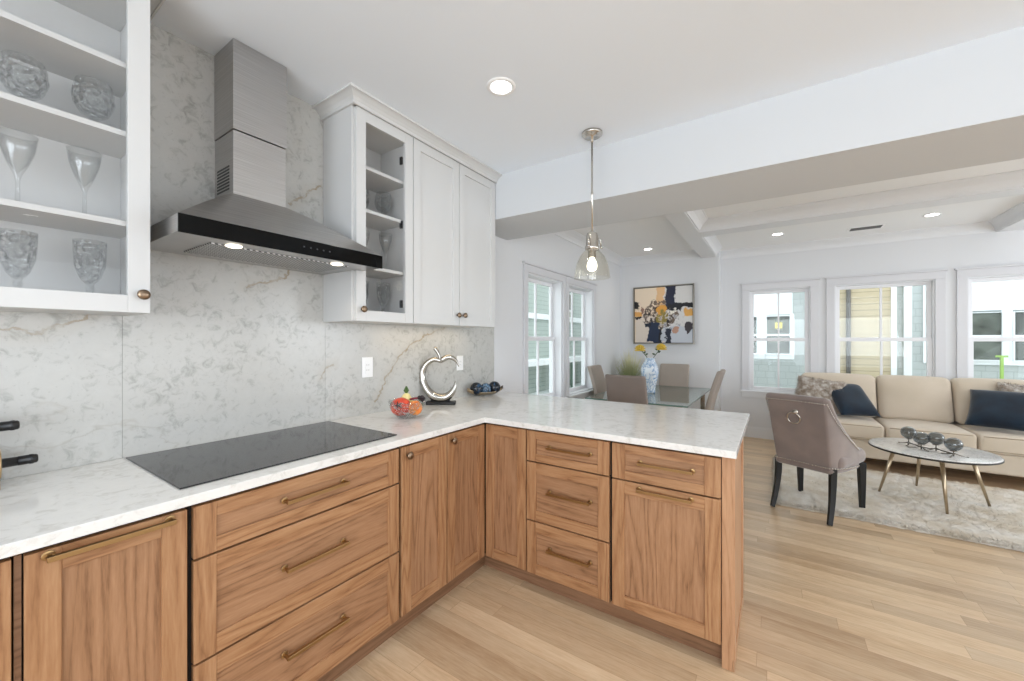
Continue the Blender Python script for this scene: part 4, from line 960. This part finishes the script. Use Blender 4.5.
pillow('throw_pillow', (.715, 5.88, .690), .37, .50, .13, R(-52), R(20), R(0), 'navy_velvet', 'navy blue velvet pillow leaning on the left sofa seat')
pillow('throw_pillow', (1.845, 5.80, .690), .48, .47, .14, R(-46), R(-22), R(0), 'navy_velvet', 'navy blue velvet pillow on the right sofa seat')
pillow('fur_pillow', (.43, 5.93, .715), .46, .40, .14, R(-24), R(-6), R(8), 'fur_mottled', 'mottled grey-brown fur pillow at the left end of the sofa', True, 5)
pillow('fur_pillow', (2.07, 5.99, .725), .42, .42, .12, R(-20), R(4), R(4), 'fur_mottled', 'mottled grey-brown fur pillow behind the right navy pillow', True, 8)

# coffee table
kx, ky = 1.09, 4.72
t = thing('coffee_table', (kx, ky, .02), 'round marbled coffee table with four splayed champagne legs on the rug', 'table')
b = B(); b.lathe([(.0001, .430), (.372, .430), (.386, .434), (.388, .440), (.386, .447), (.376, .449), (.0001, .449)], (kx, ky, 0), 64); obj('tabletop', b, 'table_marble', t)
b = B(); b.lathe([(.384, .426), (.391, .430), (.391, .440), (.386, .442)], (kx, ky, 0), 64, close=False); obj('rim', b, 'frame_dark', t)
for (x, y) in ((.765, 4.70), (1.08, 5.07), (1.10, 4.37), (1.44, 4.78)):
    dx, dy = x-kx, y-ky; b = B(); b.tube([(kx+dx*.68, ky+dy*.68, .430), (kx+dx, ky+dy, .024)], [.0155, .0085], 14); obj('leg', b, 'champagne_metal', t)
# candle holder with four smoked globes
t = thing('candle_holder', (1.08, 4.63, .45), 'branching metal candle holder with four smoked glass globes on the coffee table', 'candle holder')
GP = [(.965, 4.760, .560), (1.015, 4.63, .545), (1.10, 4.625, .555), (1.165, 4.49, .545)]
b = B()
pr = None
for i, (x, y, z) in enumerate(GP):
    b.tube([(x, y, .452), (x, y, z-.048)], .004, 8); b.lathe([(.022, z-.052), (.024, z-.046), (.004, z-.044)], (x, y, 0), 16)
    if i: b.tube([(pr[0], pr[1], .470), ((x+pr[0])/2+.02, (y+pr[1])/2+.02, .462), (x, y, .470)], .004, 8)
    for a in (20, 130, 250):
        a = R(a+i*37); b.tube([(x, y, .475), (x+.035*cos(a), y+.035*sin(a), .462), (x+.075*cos(a), y+.075*sin(a), .4545)], [.004, .0035, .002], 8)
        b.ball((x+.075*cos(a), y+.075*sin(a), .456), .006, 8, sq=(1.6, 1, .6))
    pr = (x, y)
obj('branches', b, 'candelabra_metal', t)
for x, y, z in GP:
    b = B(); r_ = .053; prof = [(r_*sin(q), -r_*cos(q)) for q in [pi*k/16 for k in range(0, 15)]]; prof += [(p*.95, q*.95) for p, q in reversed(prof)]
    b.lathe([(max(p, .0001), z+q) for p, q in prof], (x, y, 0), 24, close=False); obj('glass_globe', b, 'smoked_glass', t)

# accent chair
rear = Vector((.173, 3.78)); front = Vector((.405, 4.27)); dv = (front-rear).normalized(); cc = (rear+front)/2
rz = math.atan2(dv.y, dv.x)-pi/2
t = thing('accent_chair', (cc.x-.018, cc.y-.006, .0), 'taupe velvet accent chair with nailhead trim and a ring on its back', 'chair', rz=rz)
b = B(); b.rbox((0, .075, .44), (.47, .48, .12), .05, 10, .02); obj('seat', b, 'taupe_velvet', t, world=False)
b = B(); NS, NZ = 40, 14; TH = .05
def shell(s_, q, off):
    # s_ -1..1 around the back, q 0..1 up. U-shaped plan
    a = s_*pi*.5; e = abs(s_)
    hw = .235
    # plan: superellipse quarter arcs: rear middle at s=0, wings forward
    x = hw*math.copysign(min(1, abs(sin(a))**.62), s_); y = -.225+.36*max(0, (e-.45)/.55)**1.3
    top = .918-.008*e if e < .52 else .914-.40*((e-.52)/.48)**.68
    bot = .385
    z = bot+(top-bot)*q
    rise = max(0, (z-.42))
    y -= .26*rise*(1-.55*max(0, e-.5)); x *= 1+.0*rise-.10*(1-min(1, rise/.3))*0+ .14*rise
    nx, ny = sin(a)**3 if e > .4 else sin(a)*.15, -cos(a) if e < .7 else -cos(a)
    l = sqrt(nx*nx+ny*ny)+1e-6
    return (x+nx/l*off, y+ny/l*off, z)
for off, fl_ in ((.0, 0), (-TH, 1)):
    vs = [shell(-1+2*i/NS, j/NZ, off) for j in range(NZ+1) for i in range(NS+1)]
    o_ = len(b.v); b.add(vs, [(j*(NS+1)+i, j*(NS+1)+i+1, (j+1)*(NS+1)+i+1, (j+1)*(NS+1)+i) for j in range(NZ) for i in range(NS)], 0, True)
L_ = (NZ+1)*(NS+1); per = list(range(NS+1))+[(j)*(NS+1)+NS for j in range(1, NZ+1)]+[NZ*(NS+1)+i for i in range(NS-1, -1, -1)]+[j*(NS+1) for j in range(NZ-1, 0, -1)]
# rounded rim: a soft roll along the whole edge
n0 = len(per); vs = []
for p in per:
    A, C_ = Vector(b.v[p]), Vector(b.v[p+L_]); vs += [A, C_]
b.add(vs, [(2*i, 2*i+1, (2*i+3) % (2*n0), (2*i+2) % (2*n0)) for i in range(n0)], 0, False)
rim = [(Vector(b.v[p])+Vector(b.v[p+L_]))/2 for p in per if p >= NS+1 or True]
b.tube(rim, TH*.52, 10, closed=True)
obj('backrest', b, 'taupe_velvet', t, world=False)
b = B()
path = [Vector(shell(-1+2*i/NS, .965, .008)) for i in range(0, NS+1)]; path2 = [Vector(shell(-1+2*i/NS, .045, .008)) for i in range(0, NS+1)]
for pth in (path, path2):
    acc = 0
    for i in range(len(pth)-1):
        seg = pth[i+1]-pth[i]; n_ = max(1, round(seg.length/.019))
        for k in range(n_): b.ball(pth[i].lerp(pth[i+1], k/n_), .0058, 8)
obj('nailhead_trim', b, 'nickel', t, world=False, kind='stuff')
cr = Vector(shell(0, .72, .012)); b = B(); b.lathe([(.022, 0), (.018, -.006), (.006, -.008), (.006, -.026)], (cr.x, cr.y, cr.z+.043), 16, axis='y')
b.tube([(cr.x+.043*cos(2*pi*k/28), cr.y-.030-.011*sin(2*pi*k/28), cr.z+.043*sin(2*pi*k/28)) for k in range(28)], .0052, 10, closed=True); obj('ring_pull', b, 'nickel', t, world=False)
for sx in (-1, 1):
    b = B(); x = sx*.185; P_, Q_ = smooth_path([(x, -.185, .40), (x, -.19, .28), (x*1.02, -.215, .14), (x*1.05, -.265, .003)], [.030, .028, .024, .020]); b.tube(P_, Q_, 4, smooth=False); obj('leg', b, 'black_wood', t, world=False, bevel=.003)
    b = B(); x = sx*.215; b.tube([(x, .25, .39), (x, .258, .2), (x*1.0, .265, .003)], [.034, .028, .021], 4, smooth=False); obj('leg', b, 'black_wood', t, world=False, bevel=.003)

# ------------------------------------------------------------------ outside
b = B(); b.box(-14, 12, -8, 16, -.75, -.70); struct('ground', b, 'outside_ground')
def out_window(b_root, x0, x1, z0, z1, y, axis='y', fr=.06, name='window'):
    b = B()
    def bx(a0, a1, d0, d1, q0, q1):
        if axis == 'y': b.box(a0, a1, y-d1, y-d0, q0, q1)
        else: b.box(y+d0, y+d1, a0, a1, q0, q1)
    bx(x0-fr, x0, 0, .05, z0-fr, z1+fr); bx(x1, x1+fr, 0, .05, z0-fr, z1+fr); bx(x0, x1, 0, .05, z1, z1+fr); bx(x0, x1, 0, .05, z0-fr, z0); bx(x0, x1, 0, .03, (z0+z1)/2-.02, (z0+z1)/2+.02)
    w_ = obj(name, b, 'outside_white', b_root)
    b = B(); bx(x0, x1, .002, .012, z0, z1); obj('pane', b, 'outside_window', w_)
    return w_
YO = 9.5
t = thing('neighbour_house', (-.9, YO, -.7), 'grey shingled neighbouring house with white upper band seen through the left far window', 'house')
b = B(); b.box(-3.4, .965, YO, YO+3, -.7, 4.2); obj('wall', b, 'grey_shingle', t)
b = B(); b.box(-3.4, .285, YO-.03, YO, 1.88, 4.2); obj('upper_band', b, 'outside_white', t)
b = B(); b.box(-3.4, -.16, YO-.03, YO, .99, 1.88); b.box(.255, .315, YO-.03, YO, .99, 1.88); b.box(-.17, .26, YO-.03, YO, .99, 1.10); obj('window_trim', b, 'outside_white', t)
out_window(t, -.14, .24, 1.10, 1.84, YO, fr=.02); out_window(t, -.62, -.31, 1.10, 1.84, YO-.031, fr=.02)
b = B(); b.box(.50, .56, YO-.04, YO, -.7, 4.2); obj('corner_board', b, 'outside_white', t)
b = B(); b.box(.0, .12, YO-.02, YO-.015, 1.60, 1.72); obj('window_sign', b, 'window_note', t)
YQ = 9.3
t = thing('neighbour_house', (1.2, YQ, -.7), 'beige clapboard house with a dark downspout outside the middle window', 'house')
b = B(); b.box(.97, 1.70, YQ, YQ+3, -.7, 4.2); obj('wall', b, 'beige_siding', t)
b = B(); b.lathe([(.033, -.7), (.033, 4.2)], (1.10, YQ-.04, 0), 10); obj('downspout', b, 'outside_downspout', t)
b = B(); b.box(1.665, 1.735, YQ-.03, YQ+.03, -.7, 4.2); obj('corner_board', b, 'outside_white', t)
t = thing('neighbour_house', (3, YO, -.7), 'pale shingled house with white trim and large windows outside the right far window', 'house')
b = B(); b.box(1.74, 7.0, YO, YO+3, -.7, 4.2); obj('wall', b, 'grey_shingle', t)
b = B(); b.box(1.86, 1.965, YO-.03, YO, -.7, 4.2); b.box(2.10, 2.20, YO-.03, YO, .98, 4.2); obj('corner_board', b, 'outside_white', t)
b = B(); b.box(2.20, 7.0, YO-.03, YO, 1.84, 4.2); b.box(2.20, 2.62, YO-.03, YO, .98, 1.84); b.box(2.98, 3.09, YO-.03, YO, 1.02, 1.84); b.box(2.2, 7, YO-.035, YO, .97, 1.04); obj('white_panelling', b, 'outside_white', t)
out_window(t, 2.63, 2.97, 1.05, 1.80, YO-.031, fr=.01); out_window(t, 3.10, 3.60, 1.05, 1.80, YO-.031, fr=.01)
b = B(); b.box(2.885, 2.915, 9.2, 9.24, -.7, 1.10); b.box(2.84, 2.96, 9.2, 9.24, 1.10, 1.13); tag(obj('lime_post', b, 'lime_paint'), 'thin lime green post standing outside the right far window', 'post')
# to the left: green house with porch
XO = -5.0
t = thing('neighbour_house', (XO, 9, -.7), 'pale green clapboard house with white porch rail outside the dining windows', 'house')
b = B(); b.box(XO-3, XO, 3, 16, -.7, 5.0); obj('wall', b, 'green_siding', t)
b = B(); b.box(XO, XO+.06, 3, 16, 1.90, 2.04); b.box(XO, XO+.5, 3, 16, .78, .90); b.box(XO, XO+.5, 3, 16, -.1, .06); obj('porch_rail', b, 'rail_white', t)
b = B()
for y in (7.0, 8.52, 9.7, 11.1, 12.6): b.box(XO+.42, XO+.5, y, y+.08, -.7, .78)
obj('posts', b, 'green_trim', t)
b = B(); b.box(XO+.0, XO+.12, 9.28, 9.60, -.7, 1.05); b.box(XO, XO+.12, 11.45, 11.8, -.7, 1.6); obj('green_columns', b, 'green_trim', t)
for y in (7.2, 9.9, 12.0): out_window(t, y, y+.7, 2.25, 3.2, XO, 'x')
